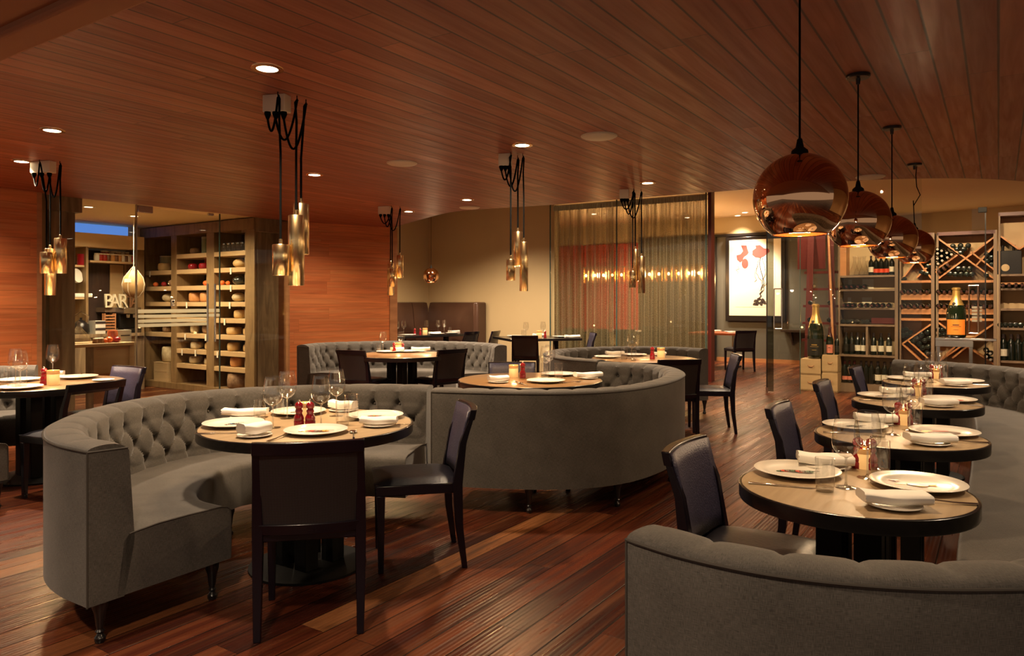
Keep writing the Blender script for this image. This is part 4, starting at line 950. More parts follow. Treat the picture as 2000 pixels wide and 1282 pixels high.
# counter
ct = thing('pantry_counter', 'pale wooden counter with panelled front behind the glass', 'counter', V3(9.5, 205)); og = V3(9.5, 205)
slab(9.33, 140, 263, .84, .88, .62).build('worktop', M['shelfwood'], ct, og, bevel=.004); slab(9.37, 183, 262, .50, .84, .03).build('front_panel', M['crate'], ct, og); slab(9.36, 253, 262.5, .12, .84, .06).build('corner_post', M['crate'], ct, og); slab(9.36, 172, 183, .0, .84, .06).build('corner_post', M['barkwood'], ct, og)
slab(9.40, 183, 254, .12, .50, .03).build('lower_panel', M['trimwood'], ct, og); slab(9.365, 190, 250, .80, .815, .03).build('rail', M['trimwood'], ct, og)
x, y, z = V3(9.62, 154, .881); t = thing('glass_cloche', 'clear glass cloche on the counter beside the timber column', 'cloche', (x, y, z)); MB().lathe([(.15, 0), (.14, .04), (.10, .11), (.04, .18), (.018, .23), (.022, .26), (.001, .28)], seg=32, cap0=False).build('dome', M['glassware'], t, smooth=80); MB().lathe([(.16, 0), (.16, .006), (.001, .007)], seg=30).build('board', M['shelfwood'], t)
x, y, z = V3(9.52, 220, .881); t = thing('preserve_jar', 'large glass jar of orange preserve on the counter', 'jar', (x, y, z)); MB().lathe([(.05, 0), (.06, .01), (.062, .12), (.055, .15)], seg=24).build('contents', M['tomato'], t); MB().lathe([(.064, 0), (.066, .13), (.058, .17), (.06, .18)], seg=24, cap1=False).build('glass', M['glassware'], t)
for px, m, r, lb in ((213, 'tomato', .045, 'bright orange tomato on the counter before the preserve jar'), (206, 'tomato', .035, 'small orange tomato beside the bright one on the counter'), (229, 'cheesered', .042, 'dark red tomato on the counter')):
    x, y, z = V3(9.42, px, .881); o = thing('tomato', lb, 'tomato', (x, y, z)); MB().ball((0, 0, r*.85), r, 16, 10, (1, 1, .85)).build('fruit', M[m], o, smooth=80); MB().tube([(0, 0, r*1.5), (.004, 0, r*1.9)], .004, 6).build('stalk', M['printgrn'], o)
for i, (px, v) in enumerate(((186, 9.42), (193, 9.44), (199, 9.43), (190, 9.55), (197, 9.56))):
    x, y, z = V3(v, px, .881); JK[2 if i < 3 else 3].put((x, y, z), 0, f'{ORD[i]} small dark spice jar on the counter by the cloche', 'spice jars on the counter', (.75, .75, .5))
x, y, z = V3(9.6, 241, .881); t = thing('menu_box', 'pale box with dark slots on the counter end', 'box', (x, y, z), AU); MB().bb(-.09, .09, -.03, .06, 0, .15).build('body', M['slate'], t); MB().bb(-.05, .07, -.032, -.029, .07, .085).build('slot', M['ink'], t)
x, y, z = V3(11.5, 195, .911); t = thing('drawer_box', 'white drawer box on the back worktop', 'box', (x, y, z), AU); MB().bb(-.09, .06, -.05, .15, 0, .20).build('body', M['whitegood'], t)
for zz in (.09, .19): MB().bb(-.09, .06, -.055, -.05, zz-.035, zz).build('drawer', M['ink'], t)
x, y, z = V3(11.5, 214, .911); t = thing('slatted_rack', 'wooden slatted rack on the back worktop', 'rack', (x, y, z), AU)
for k in range(6): MB().bb(-.08, .08, -.02, .05, .04+.045*k, .065+.045*k).build('slat', M['trimwood'], t)
for sx in (-.08, .08): MB().bb(sx-.008, sx+.008, -.025, .055, 0, .31).build('upright', M['trimwood'], t)
x, y, z = V3(11.45, 256, .911); t = thing('coffee_machine', 'dark coffee machine on the back worktop behind the door edge', 'coffee machine', (x, y, z), AU); MB().bb(-.14, .14, -.05, .25, 0, .07).build('drip_tray', M['blackmatte'], t); MB().bb(-.13, .13, .1, .25, .07, .3).build('body', M['blackmatte'], t, bevel=.01); MB().bb(-.14, .14, -.05, .25, .3, .4).build('head', M['chrome'], t, bevel=.01); MB().lathe([(.025, 0), (.03, .05)], (-.05, 0, .24), 14).build('spout', M['chrome'], t); MB().lathe([(.025, 0), (.03, .05)], (.05, 0, .24), 14).build('spout', M['chrome'], t)
x, y, z = V3(11.65, 158, 1.471); t = thing('kitchen_scale', 'white slicer scale on the open cabinet shelf', 'scale', (x, y, z), AU); MB().bb(-.15, .15, -.05, .2, 0, .06).build('base', M['whitegood'], t, bevel=.01); MB().bb(-.15, -.09, -.02, .15, .06, .30).build('column', M['whitegood'], t, bevel=.01); MB().lathe([(.11, 0), (.11, .04)], (-.08, 0, .32), 24, (.5, -1, .3)).build('dial', M['whitegood'], t)
x, y, z = V3(11.68, 160, 1.961); t = thing('red_tin', 'red tin on the upper cabinet shelf beside the column', 'tin', (x, y, z)); MB().lathe([(.07, 0), (.07, .15)], seg=20).build('body', M['cheesered'], t); MB().lathe([(.072, .15), (.072, .17)], seg=20).build('lid', M['cheesered'], t)
x, y, z = V3(11.6, 158, .911); t = thing('kettle', 'black kettle on the back worktop by the column', 'kettle', (x, y, z)); MB().lathe([(.10, 0), (.12, .03), (.11, .15), (.05, .2), (.015, .22), (.02, .25)], seg=24).build('body', M['black'], t, smooth=60); MB().tube([(-.1, 0, .14), (-.12, 0, .27), (0, 0, .34), (.12, 0, .27), (.1, 0, .14)], .008, 8).build('handle', M['chrome'], t)
for x_, e in ((on_v(9.5, 310), 40), (on_v(9.25, 385), 34), (on_v(10.6, 195), 30)): light('pantry_lamp', 'SPOT', (x_[0], x_[1], 2.63), e, (1, .78, .48), .025, (0, 0, 0), 150, .8)

# ================= wine racks
r0 = (5.13, 11.5)
def tR(px): return hit(r0, (PX, PY), px)
def R3(px, z=0, d=0): t = tR(px); return (r0[0]+PX*t+UX*d, r0[1]+PY*t+UY*d, z)
def zR(px, py, d=0): return HC-(py-YH)*R3(px, 0, d)[1]/F
def wr(label, x0, x1, z1, posts=None):
    t = thing('wine_rack', label, 'rack', (r0[0], r0[1], 0), AP)
    m = M['rackwood']; w_ = .045
    for x in (x0, x1): MB().bb(tR(x)-w_/2 if x == x1 else tR(x), tR(x)+w_/2 if x == x0 else tR(x)+w_/2, -.02, .33, 0, z1).build('side_post', m, t, bevel=.003)
    MB().bb(tR(x0), tR(x1), -.02, .33, z1-.05, z1).build('top_board', M['redwood'], t); MB().bb(tR(x0), tR(x1), .30, .33, .0, z1).build('back_panel', M['rackback'], t)
    MB().bb(tR(x0), tR(x1), -.015, .30, 0, .13).build('plinth', m, t)
    return t
def shelf(t, a, b, py, th=.03, m='rackwood', d0=-.01, d1=.30, h=None):
    z = zR((a+b)/2, py); MB().bb(tR(a), tR(b), d0, d1, z-(h or th), z).build('shelf_board', M[m], t); return z
def board(t, x0, y0, x1, y1, m='cedar', d0=0, d1=.30, th=.022):
    """diagonal divider between two picture points in the rack's plane"""
    a0, b0, a1, b1 = tR(x0), zR(x0, y0), tR(x1), zR(x1, y1); L = math.hypot(a1-a0, b1-b0); an = math.atan2(b1-b0, a1-a0)
    MB().box(((a0+a1)/2, (d0+d1)/2, (b0+b1)/2), (L, d1-d0, th), ry=-an).build('divider', M[m], t)
z1 = 2.42
A1 = wr('wine rack of plain shelves next to the leaning ladder', 1638, 1751, z1); A2 = wr('narrow wine rack with diamond bins between two wider racks', 1757, 1822, z1); A3 = wr('wide wine rack with crossed bins behind the champagne bottle', 1830, 1944, z1); A4 = wr('tall wine rack at the frame edge holding boxed black bottles', 1950, 2040, 2.66)
s1 = [shelf(A1, 1641, 1749, py) for py in (538, 565, 601.5, 634, 694)]
for x in (1693,):
    MB().bb(tR(x)-.015, tR(x)+.015, 0, .30, s1[4], s1[3]-.03).build('divider', M['rackwood'], A1)
MB().bb(tR(1641), tR(1653), -.01, .30, s1[0], zR(1647, 480)).build('side_board', M['cedar'], A1)
MB().bb(tR(1700), tR(1748), .1, .2, s1[3]+.01, s1[3]+.1).build('drawer_box', M['redwood'], A1)
for a, b in ((1757, 1822), (1830, 1944)):
    t = A2 if a == 1757 else A3
    for py, h in ((548, .035), (575, .085), (603, .085), (622, .035)): shelf(t, a+3, b-1, py, m='cedar', h=h)
board(A2, 1762, 470, 1820, 545); board(A2, 1762, 545, 1820, 470); board(A2, 1790, 543, 1818, 515); board(A2, 1762, 672, 1818, 634); board(A2, 1762, 672, 1806, 712); board(A2, 1772, 664, 1812, 700)
board(A3, 1832, 466, 1942, 545); board(A3, 1832, 545, 1942, 463); board(A3, 1828, 527, 1870, 498); board(A3, 1828, 530, 1834, 542); board(A3, 1896, 492, 1942, 527); board(A3, 1905, 520, 1942, 480)
board(A3, 1832, 630, 1900, 680); board(A3, 1942, 632, 1840, 702); board(A3, 1832, 708, 1875, 668); board(A3, 1875, 668, 1942, 712); board(A3, 1860, 700, 1890, 676)
s4 = [shelf(A4, 1955, 2036, py, m='rackwood') for py in (535, 563, 603, 641, 706)]; shelf(A4, 1955, 2036, 552, m='cedar')
board(A4, 1955, 462, 1990, 487); board(A4, 1990, 487, 2030, 462)
# bottles
def bprof(s=1, sh=.62): return [(.030*s, 0), (.0365*s, .004*s), (.037*s, .19*s), (.034*s, .21*s), (.018*s, .238*s), (.0145*s, .25*s), (.014*s, .295*s), (.0155*s, .296*s), (.0155*s, .303*s)]
def mk_bottle(lab=None, cap='foilred', champ=False, glass='bottle', lie=0, lz=(.05, .13)):
    def f():
        o = thing('wine_bottle', 'wine bottle', 'bottle')
        if champ: pr = [(.035, 0), (.043, .006), (.045, .16), (.041, .19), (.028, .225), (.019, .255), (.016, .27), (.016, .30), (.018, .301), (.018, .31)]; R = .0455; cz0 = .235; capp = [(.026, .232), (.020, .258), (.0172, .272), (.0172, .30), (.0195, .302), (.0195, .312), (.012, .316)]
        else: pr = bprof(); R = .0375; capp = [(.0152, .255), (.0152, .294), (.0166, .296), (.0166, .304)]
        ax = {0: None, 1: (0, -1, 0), 2: (0, 1, 0)}[lie]
        c = (0, 0, 0) if lie == 0 else ((0, .14, R) if lie == 1 else (0, -.05, R))
        MB().lathe(pr, c, 18, ax).build('glass_body', M[glass], o, smooth=50); MB().lathe(capp, c, 14, ax, cap0=False).build('capsule', M[cap], o, smooth=50)
        if lab: MB().lathe([(R+.0006, lz[0]), (R+.0006, lz[1])], c, 18, ax, cap0=False, cap1=False).build('label', M[lab], o)
        return o
    return f
BK = {'white': Kind(mk_bottle('label', 'ink')), 'dark': Kind(mk_bottle('labelbk', 'ink', lz=(.04, .14))), 'plain': Kind(mk_bottle(None, 'ink')), 'pink': Kind(mk_bottle('labelpk', 'foilred', lz=(.04, .09))), 'redl': Kind(mk_bottle('printred', 'ink', lz=(.04, .10))),
      'neck': Kind(mk_bottle('label', 'foilred', lie=1, lz=(.10, .17))), 'base': Kind(mk_bottle(None, 'ink', lie=2)), 'cap': Kind(mk_bottle(None, 'foilwht', lie=1)), 'capr': Kind(mk_bottle(None, 'foilred', lie=1)), 'champ': Kind(mk_bottle('labelpk', 'foilred', True, 'bottle', lz=(.03, .10)))}
def row(kind, pxs, z, d, desc, grp, sc_=1):
    for i, px in enumerate(pxs):
        x, y, _ = R3(px, 0, d); k = kind[i] if isinstance(kind, (list, tuple)) else kind
        BK[k].put((x, y, z+.0008), AP, f'{ORD[i]} {desc}', grp, sc_)
row(['white', 'redl', 'redl', 'redl', 'white'], [1699, 1709, 1719, 1729, 1740], s1[0], .12, 'bottle on the top shelf behind the copper lamps', 'bottles on the top shelf of the plain rack', 1.0)
row('capr', [1645, 1655, 1665, 1677, 1689], s1[1], .06, 'bottle lying on the upper thin shelf, plain rack', 'lying bottles of the plain rack, upper shelf')
row('capr', [1650, 1658, 1667, 1680, 1692], s1[2], .06, 'bottle lying beside pale cards, plain rack', 'lying bottles of the plain rack, third shelf'); row('neck', [1704, 1714, 1724, 1736], s1[2], .06, 'labelled bottle lying on the third shelf, plain rack', 'labelled lying bottles of the plain rack')
row('base', [1646, 1655, 1664, 1674, 1684, 1693], s1[3], .06, 'bottle lying base outward, plain rack', 'bottles lying base outward in the plain rack')
row(['dark', 'dark', 'white', 'white'], [1650.5, 1661.5, 1673, 1685], s1[4], .10, 'standing bottle left of the rack divider', 'standing bottles left of the divider', 1.12); row('white', [1704.5, 1719, 1735], s1[4], .10, 'white labelled bottle in the compartment beside the divider', 'standing bottles beside the divider', 1.12)
row(['pink', 'pink', 'pink', 'plain', 'plain', 'plain', 'white', 'white', 'plain'], [1648, 1657, 1667, 1680, 1690, 1700, 1713, 1726, 1739], .131, .10, 'bottle standing on the bottom of the plain rack', 'bottles on the bottom of the plain rack', 1.15)
for py, ky in ((575, 'upper'), (603, 'lower')):
    row('neck', [1763, 1775, 1787, 1799, 1811], zR(1790, py), .03, f'lying bottle on the {ky} cedar shelf, narrow rack', f'bottles on the {ky} cedar shelf of the narrow rack')
    row('neck', [1834, 1845, 1856, 1867, 1878, 1889, 1900, 1911, 1922, 1933], zR(1887, py), .03, f'lying bottle on the {ky} cedar shelf, wide rack', f'bottles on the {ky} cedar shelf of the wide rack')
def heap(kind, pts, desc, grp, d=.05):
    for i, (px, py) in enumerate(pts):
        x, y, _ = R3(px, 0, d); z = zR(px, py)-.037; BK[kind].put((x, y, z), AP, f'{desc}', grp)
heap('cap', [(1832, 488), (1832, 496), (1832, 506), (1833, 516), (1840, 491), (1840, 501), (1841, 510), (1850, 495), (1851, 504), (1859, 498)], 'white capped bottle stacked in the side triangle of crossed bin', 'white capped bottles in the crossed bin')
heap('capr', [(1852, 519), (1844, 525), (1835, 531)], 'red capped bottle between the two diagonal boards', 'red capped bottles in the crossed bin')
heap('base', [(1861, 481), (1876, 480), (1891, 480), (1868, 487), (1883, 487), (1876, 494)], 'dark bottle in the top of the crossed bin', 'dark bottles at the top of the crossed bin')
heap('base', [(1855, 535), (1866, 536), (1877, 536), (1888, 536), (1898, 536), (1872, 525), (1883, 525), (1894, 525)], 'dark bottle at the foot of the crossed bin', 'dark bottles at the foot of the crossed bin')
heap('base', [(1927, 497), (1928, 510), (1936, 503), (1937, 517), (1927, 538)], 'dark bottle in the crossed bin beside the black glass edge', 'dark bottles beside the glass edge')
heap('base', [(1812, 505), (1812, 520), (1803, 512), (1793, 508), (1800, 532), (1810, 535), (1767, 502)], 'dark bottle in the upper diamond bin of the narrow rack', 'bottles in the upper diamond bin'); heap('base', [(1766, 545)], 'single dark bottle at the foot of the narrow rack bin', 'single bottle')
heap('base', [(1790, 662), (1800, 655), (1811, 650), (1783, 668), (1795, 672), (1806, 666), (1815, 662), (1802, 680), (1812, 678), (1811, 690)], 'dark bottle inside the big diamond of the narrow rack', 'bottles inside the big diamond'); heap('base', [(1763, 646), (1770, 644), (1763, 656), (1771, 654), (1778, 650)], 'dark bottle above the big diamond of the narrow rack', 'bottles above the big diamond')
heap('base', [(1833, 645), (1841, 646), (1834, 655), (1843, 654), (1851, 652)], 'dark bottle in the lower bin behind the champagne', 'bottles in the lower crossed bin'); heap('cap', [(1926, 684), (1927, 696), (1934, 690), (1935, 702)], 'gold capped bottle low beside the black glass edge', 'capped bottles low beside the glass edge')
row('base', [1954, 1964, 1974, 1984, 1994], s4[3], .04, 'bottle lying base outward in the tall rack', 'bottles lying in the tall rack'); row(['white', 'plain', 'plain', 'plain'], [1960, 1975, 1989, 2003], s4[4], .08, 'standing bottle on the low shelf of the tall rack', 'standing bottles in the tall rack', 1.22)
row('capr', [1959, 1971, 1984, 1996], s4[1], .05, 'dark bottle lying on the thin shelf of the tall rack', 'lying bottles on the thin shelf of the tall rack')
x, y, _ = R3(1972, 0, .12); t = thing('bottle_box', 'large black gift box with two bottle necks in the tall rack', 'box', (x, y, s4[0]+.001), AP); MB().bb(-.15, .14, -.08, .1, 0, .33).build('box_body', M['black'], t, bevel=.005); MB().ball((-.05, -.082, .09), .05, 18, 10, (1, .05, 1)).build('crest', M['rackback'], t)
for xx in (-.08, .05): MB().lathe([(.017, 0), (.017, .06), (.02, .062), (.02, .08)], (xx, 0, .33), 14).build('bottle_neck', M['black'], t)
# card props and wall glow behind unit one
for px, w_, sh_, zz, lb in ((1654, .06, 1, 0, 'pale card leaning at the end of upper thin shelf'), (1690, .16, 1, 0, 'large pale card on the upper thin shelf'), (1653, .05, 2, 0, 'small pale card on the third shelf'), (1688, .14, 2, 0, 'large pale card on the third shelf')):
    x, y, _ = R3(px, 0, .28); t = thing('price_card', lb, 'card', (x, y, s1[sh_]+.001), AP); MB().bb(-w_/2, w_/2, 0, .006, 0, .16).build('card', M['label'], t)
# glass carafes on the top shelf
for i, (px, d) in enumerate(((1667, .1), (1676, .13), (1686, .1))):
    x, y, _ = R3(px, 0, d); t = thing('glass_carafe', ['clear glass carafe under the second copper lamp', 'middle clear glass carafe on the top rack shelf', 'clear glass carafe next to the labelled bottles'][i], 'carafe', (x, y, s1[0]+.001))
    MB().lathe([(.075, 0), (.085, .01), (.075, .06), (.035, .16), (.022, .22), (.03, .30)], seg=26, cap1=False).build('body', M['glassware'], t, smooth=70); MB().lathe([(.07, .004), (.076, .014), (.001, .02)], seg=24).build('thick_base', M['thickglass'], t)
for px, e in ((1695, 22), (1790, 26), (1887, 30), (1975, 22)):
    x, y, _ = R3(px, 0, -3.0); light('rack_fill_spot', 'SPOT', (x, y, 3.3), e*2.4, (1, .70, .40), .015, (math.radians(58)*PX, math.radians(58)*PY, 0), 75, .6);  # added spots, kept out of sight behind the ceiling edge, lighting the racks
# glass in front of the racks
g0 = (4.39, 11.15)
def GP(px): t = hit(g0, (PX, PY), px); return (g0[0]+PX*t, g0[1]+PY*t)
gl = thing('glass_partition', 'tall clear glass pane closing the wine room beside the ladder', 'partition'); wallbox(GP(1563), GP(1800), 0, HZ, .012, 1).build('pane', M['pane'], gl, smooth=0); wallbox(GP(1562), GP(1563.2), 0, HZ, .02, 1).build('polished_edge', M['glassedge'], gl)
gl = thing('glass_door', 'glass wine room door with chrome bar handle and black edge', 'door'); wallbox(GP(1898), GP(1925), .01, 2.66, .012, 1).build('pane', M['pane'], gl, smooth=0); wallbox(GP(1923.5), GP(1926), 0, 2.66, .03, 1).build('edge_seal', M['black'], gl)
a = GP(1919); MB().box((a[0], a[1], 2.64), (.10, .05, .07), rz=AP).build('top_patch', M['blackmatte'], gl, bevel=.004)
for px in (1893, 1911):
    a = GP(px); a = (a[0]-UX*.08, a[1]-UY*.08); MB().tube([(a[0], a[1], zz) for zz in (.98, 1.62)], .012, 10).build('handle', M['chrome'], gl)
for zz in (.98, 1.62):
    a, b = GP(1892), GP(1912); MB().tube([(a[0]-UX*.08, a[1]-UY*.08, zz), (b[0]-UX*.08, b[1]-UY*.08, zz)], .009, 8).build('handle_bar', M['chrome'], gl)
for k in range(5): a, b = GP(1898), GP(1918); wallbox((a[0]-UX*.01, a[1]-UY*.01), (b[0]-UX*.01, b[1]-UY*.01), 1.13+.045*k, 1.16+.045*k, .006, 1).build('frosted_stripe', M['frost'], gl)
# cooler stand with the magnum
a = (GP(1868)[0]-UX*.05, GP(1868)[1]-UY*.05); ss = a[1]/F
st = thing('display_stand', 'brushed metal display ledge carrying the big champagne bottle', 'stand', (a[0], a[1], 0), AP); zt = HC-(660-YH)*ss
MB().bb(-.24, .46, -.14, .14, zt-.03, zt).build('top', M['chrome'], st, bevel=.004); MB().bb(-.24, .20, -.12, .10, zt-.12, zt-.03).build('apron', M['chrome'], st, bevel=.004)
for x_ in (-.21, .17): MB().bb(x_-.02, x_+.02, -.05, .0, 0, zt-.12).build('leg', M['chrome'], st)
def big_bottle(loc, H, R, lab, foil, label, glass='bottlegreen', words=None):
    t = thing('champagne_bottle', label, 'bottle', loc, AP); k = R/.045; v = H/.316
    prf = [(.035, 0), (.043, .006), (.045, .02), (.045, .15), (.042, .178), (.030, .215), (.020, .245), (.0165, .265), (.016, .30), (.019, .301), (.019, .312)]
    MB().lathe([(r_*k, z_*v) for r_, z_ in prf], seg=32).build('glass_body', M[glass], t, smooth=50)
    MB().lathe([(r_*k, z_*v) for r_, z_ in [(.0345, .2045), (.0300, .219), (.0212, .246), (.0178, .266), (.0175, .30), (.0205, .302), (.0205, .3125), (.012, .317)]], seg=28, cap0=False).build('foil', M[foil], t, smooth=50)
    mb = MB(); vs = []; n_ = 16
    for i in range(n_+1):
        q = math.radians(-150+120*i/n_); vs += [((.0455*k)*math.cos(q), (.0455*k)*math.sin(q), .02*v), ((.0455*k)*math.cos(q), (.0455*k)*math.sin(q), .115*v)]
    o = MB().add(vs, [(2*i, 2*i+2, 2*i+3, 2*i+1) for i in range(n_)]).build('label', M[lab], t, recalc=False)
    MB().ball((-.008*k, -.030*k, .212*v), .0085*k, 14, 8, (1, .5, 1.2)).build('neck_medal', M['ink' if foil == 'foilgold' else 'foilgold'], t)
    for j, (zz, wd) in enumerate(((.078, .03), (.070, .046), (.050, .024))):
        vs = []; m_ = 8
        for i in range(m_+1):
            q = math.radians(-90)+(i/m_-.5)*wd/.0457; vs += [(.0458*k*math.cos(q), .0458*k*math.sin(q), zz*v), (.0458*k*math.cos(q), .0458*k*math.sin(q), (zz+(.006 if j == 0 else .0022))*v)]
        MB().add(vs, [(2*i, 2*i+2, 2*i+3, 2*i+1) for i in range(m_)]).build('label_lettering', M['ink' if lab != 'labelbk' else 'foilgold'], t, recalc=False)
    return t
big_bottle((a[0], a[1], zt+.001), 98*ss, 17*ss, 'labelor', 'foilgold', 'big champagne bottle with orange label on the metal ledge')
# crates with champagne by the ladder
kx = []
for i, (xa, xb, z0, h, lb) in enumerate(((1564, 1604, 0, .25, 'lower pine wine crate behind the glass edge'), (1564, 1604, .255, .25, 'upper pine wine crate under the black champagne bottle'), (1606, 1637, 0, .30, 'lower pine crate next to the rack'), (1606, 1637, .305, .27, 'upper pine crate under the small champagne bottle'))):
    p = (4.60, 11.55); q0 = hit(p, (PX, PY), xa); q1 = hit(p, (PX, PY), xb); A = (p[0]+PX*q0, p[1]+PY*q0); w_ = q1-q0
    t = thing('wine_crate', lb, 'crate', (A[0], A[1], z0), AP); MB().bb(0, w_-.01, 0, .32, 0, h).build('body', M['crate'], t, bevel=.004)
    MB().bb(-.004, w_-.006, -.006, .0, .02, h-.02).build('front_board', M['crate'], t); MB().tube([(w_*.36, -.008, h*.6), (w_*.42, -.018, h*.52), (w_*.58, -.018, h*.52), (w_*.64, -.008, h*.6)], .006, 6).build('rope_handle', M['trimwood'], t); kx.append((A, w_, z0+h))
def on_crate(i, fx, fy): A, w_, z = kx[i]; return (A[0]+PX*w_*fx+UX*fy, A[1]+PY*w_*fx+UY*fy, z+.001)
big_bottle(on_crate(1, .65, .13), .86, .125, 'labelbk', 'foilgold', 'giant black labelled champagne bottle on the pine crates')
big_bottle(on_crate(3, .38, .13), .43, .055, 'labelpk', 'foilred', 'smaller champagne bottle with pink label beside the giant bottle')
p = on_crate(3, .8, .16); BK['dark'].put(p, AP, 'dark bottle between the pink labelled champagne and the rack')
# riddling ladder
lr = thing('riddling_rack', 'dark red wooden bottle ladder leaning beside the wine rack', 'rack', (5.02, 11.92, 0), AP)
for x_, l_ in ((-.20, .0), (.10, .12)):
    MB().add([(x_-.05+l_, -.05, 0), (x_+.05+l_, -.05, 0), (x_+.05, .28, 2.55), (x_-.05, .28, 2.55), (x_-.05+l_, -.01, 0), (x_+.05+l_, -.01, 0), (x_+.05, .32, 2.55), (x_-.05, .32, 2.55)], [(0, 1, 2, 3), (7, 6, 5, 4), (0, 4, 5, 1), (1, 5, 6, 2), (2, 6, 7, 3), (3, 7, 4, 0)]).build('upright', M['redwood'], lr)
MB().add([(.20, -.07, .35), (.235, -.07, .35), (.09, .27, 2.5), (.06, .27, 2.5), (.20, .02, .35), (.235, .02, .35), (.09, .36, 2.5), (.06, .36, 2.5)], [(0, 1, 2, 3), (7, 6, 5, 4), (0, 4, 5, 1), (1, 5, 6, 2), (2, 6, 7, 3), (3, 7, 4, 0)]).build('edge_board', M['cedar'], lr)
MB().bb(-.42, .02, .30, .36, 1.95, 2.55).build('head_panel', M['redwood'], lr)
for k in range(5): MB().bb(-.3, .3, .05+.05*k, .13+.05*k, .75+.28*k, .79+.28*k).build('rung', M['redwood'], lr)
for k in range(4):
    for j in range(2):
        o = BK['base'].put((5.02-.18*PX+j*.3*PX+UX*(.07+.05*k), 11.92+(-.18+j*.3)*PY+UY*(.07+.05*k), .79+.28*k), AP, f'bottle resting on rung {ORD[k]} of the red ladder, '+('outer' if j == 0 else 'inner')+' side', 'bottles on the red ladder')
# hall glass door
gd = thing('glass_door', 'open glass hall door with long chrome handle before the art', 'door')
h0 = (3.93, 11.30); h1 = GP(1562.5); dx, dy = h1[0]-h0[0], h1[1]-h0[1]
mb = MB().prism([h0, (h0[0]+.10, h0[1]-.02), (h0[0]+.10, h0[1]+.0), (h0[0], h0[1]+.02)], .02, HZ); mb.build('door_leaf_edge', clearglass('smoked glass edge', (.42, .43, .38), .05, .3), gd)
MB().tube([(h0[0], h0[1]-.01, .0), (h0[0], h0[1]-.01, HZ)], .008, 6).build('edge_seal', M['black'], gd)
wallbox((h0[0]+.10, h0[1]-.02), h1, .02, HZ, .010, 1).build('pane', M['pane'], gd, smooth=0)
for x_ in (.08, .20): MB().tube([(h0[0]+x_, h0[1]-.10, .99), (h0[0]+x_, h0[1]-.10, 1.60)], .010, 8).build('handle', M['chrome'], gd)
for zz in (.99, 1.60): MB().tube([(h0[0]+.08, h0[1]-.10, zz), (h0[0]+.20, h0[1]-.10, zz)], .009, 8).build('handle_bar', M['chrome'], gd)
MB().box((h0[0], h0[1]-.01, .04), (.03, .03, .08)).build('pivot', M['chrome'], gd)

# ================= framed art
def PW(px, py, off): x, y = HW(px, off); return (x, y, HC+(YH-py)*y/F)
art = thing('framed_picture', 'tall lit picture of red blossoms with black roots in deep black frame', 'picture', PW(1478, 545, .1)); og = PW(1478, 545, .1)
def wq(pa, pb, ya, yb, o0, o1):
    a = PW(pa, ya, o0); b = PW(pb, yb, o0); c = PW(pa, ya, o1); d = PW(pb, yb, o1)
    return MB().prism([(a[0], a[1]), (b[0], b[1]), (d[0], d[1]), (c[0], c[1])], PW((pa+pb)/2, yb, o0)[2], PW((pa+pb)/2, ya, o0)[2])
wq(1420, 1536, 462, 628, .06, .12).build('frame', M['black'], art, og, bevel=.01); wq(1427.5, 1528, 468, 617, .12, .128).build('mat_board', M['artpaper'], art, og); wq(1440, 1517, 482, 600, .128, .131).build('print_sheet', mat('print paper', (.76, .73, .64), .6), art, og)
def blot(pts, m, k=0): 
    v0 = [PW(1300+x/6.41, 340+y/6.41, .132+.0006*k) for x, y in pts]; v1 = [PW(1300+x/6.41, 340+y/6.41, .134+.0006*k) for x, y in pts]; n_ = len(pts)
    MB().add(v0+v1, [tuple(range(n_)), tuple(range(n_, 2*n_))[::-1]]+[(i, (i+1) % n_, n_+(i+1) % n_, n_+i) for i in range(n_)]).build('ink_blot', M[m], art, og, smooth=0)
blot([(965, 895), (1035, 895), (1045, 940), (1062, 985), (1045, 1010), (1000, 1040), (985, 1085), (955, 1110), (915, 1075), (908, 1020), (960, 1005), (990, 965)], 'artred')
blot([(1015+42*math.cos(q/16*2*math.pi), 1122+62*math.sin(q/16*2*math.pi)) for q in range(16)], 'artred', 1)
blot([(1145, 895), (1200, 890), (1250, 930), (1310, 938), (1325, 970), (1290, 1000), (1255, 1030), (1205, 1052), (1145, 1045), (1105, 1015), (1108, 960), (1150, 930)], 'artred')
def strand(pts, r_=.011):
    r_ *= .55; pts = [(x+9*math.sin(i*2.3+y*.013), y) for i, (x, y) in enumerate(sum([[pts[k], ((pts[k][0]+pts[k+1][0])/2+6, (pts[k][1]+pts[k+1][1])/2)] for k in range(len(pts)-1)], [])+[pts[-1]])]
    MB().tube([PW(1300+x/6.41, 340+y/6.41, .134) for x, y in pts], r_, 5).build('ink_strand', M['ink'], art, og)
strand([(1205, 1045), (1190, 1130), (1215, 1230), (1240, 1330), (1220, 1430), (1205, 1500), (1190, 1560)], .016); strand([(1190, 1050), (1165, 1140), (1150, 1240), (1190, 1300), (1230, 1370), (1210, 1460)], .010)
strand([(1225, 1050), (1250, 1140), (1270, 1230), (1245, 1310), (1255, 1400), (1215, 1500), (1195, 1560)], .012); strand([(1240, 1040), (1290, 1130), (1275, 1260), (1290, 1350), (1240, 1420)], .008); strand([(1175, 1150), (1130, 1230), (1150, 1330), (1135, 1350)], .008); strand([(920, 1120), (935, 1190), (905, 1200), (930, 1250)], .008)
for k, (x_, y_) in enumerate(((1150, 1590), (1185, 1570), (1230, 1585), (1170, 1620), (1215, 1625), (1255, 1610), (1140, 1630))): blot([(x_+26*math.cos(q)*(1+.3*math.sin(3*q+k)), y_+24*math.sin(q)*(1+.3*math.cos(2*q+k))) for q in [i*2*math.pi/10 for i in range(10)]], 'ink', 1)
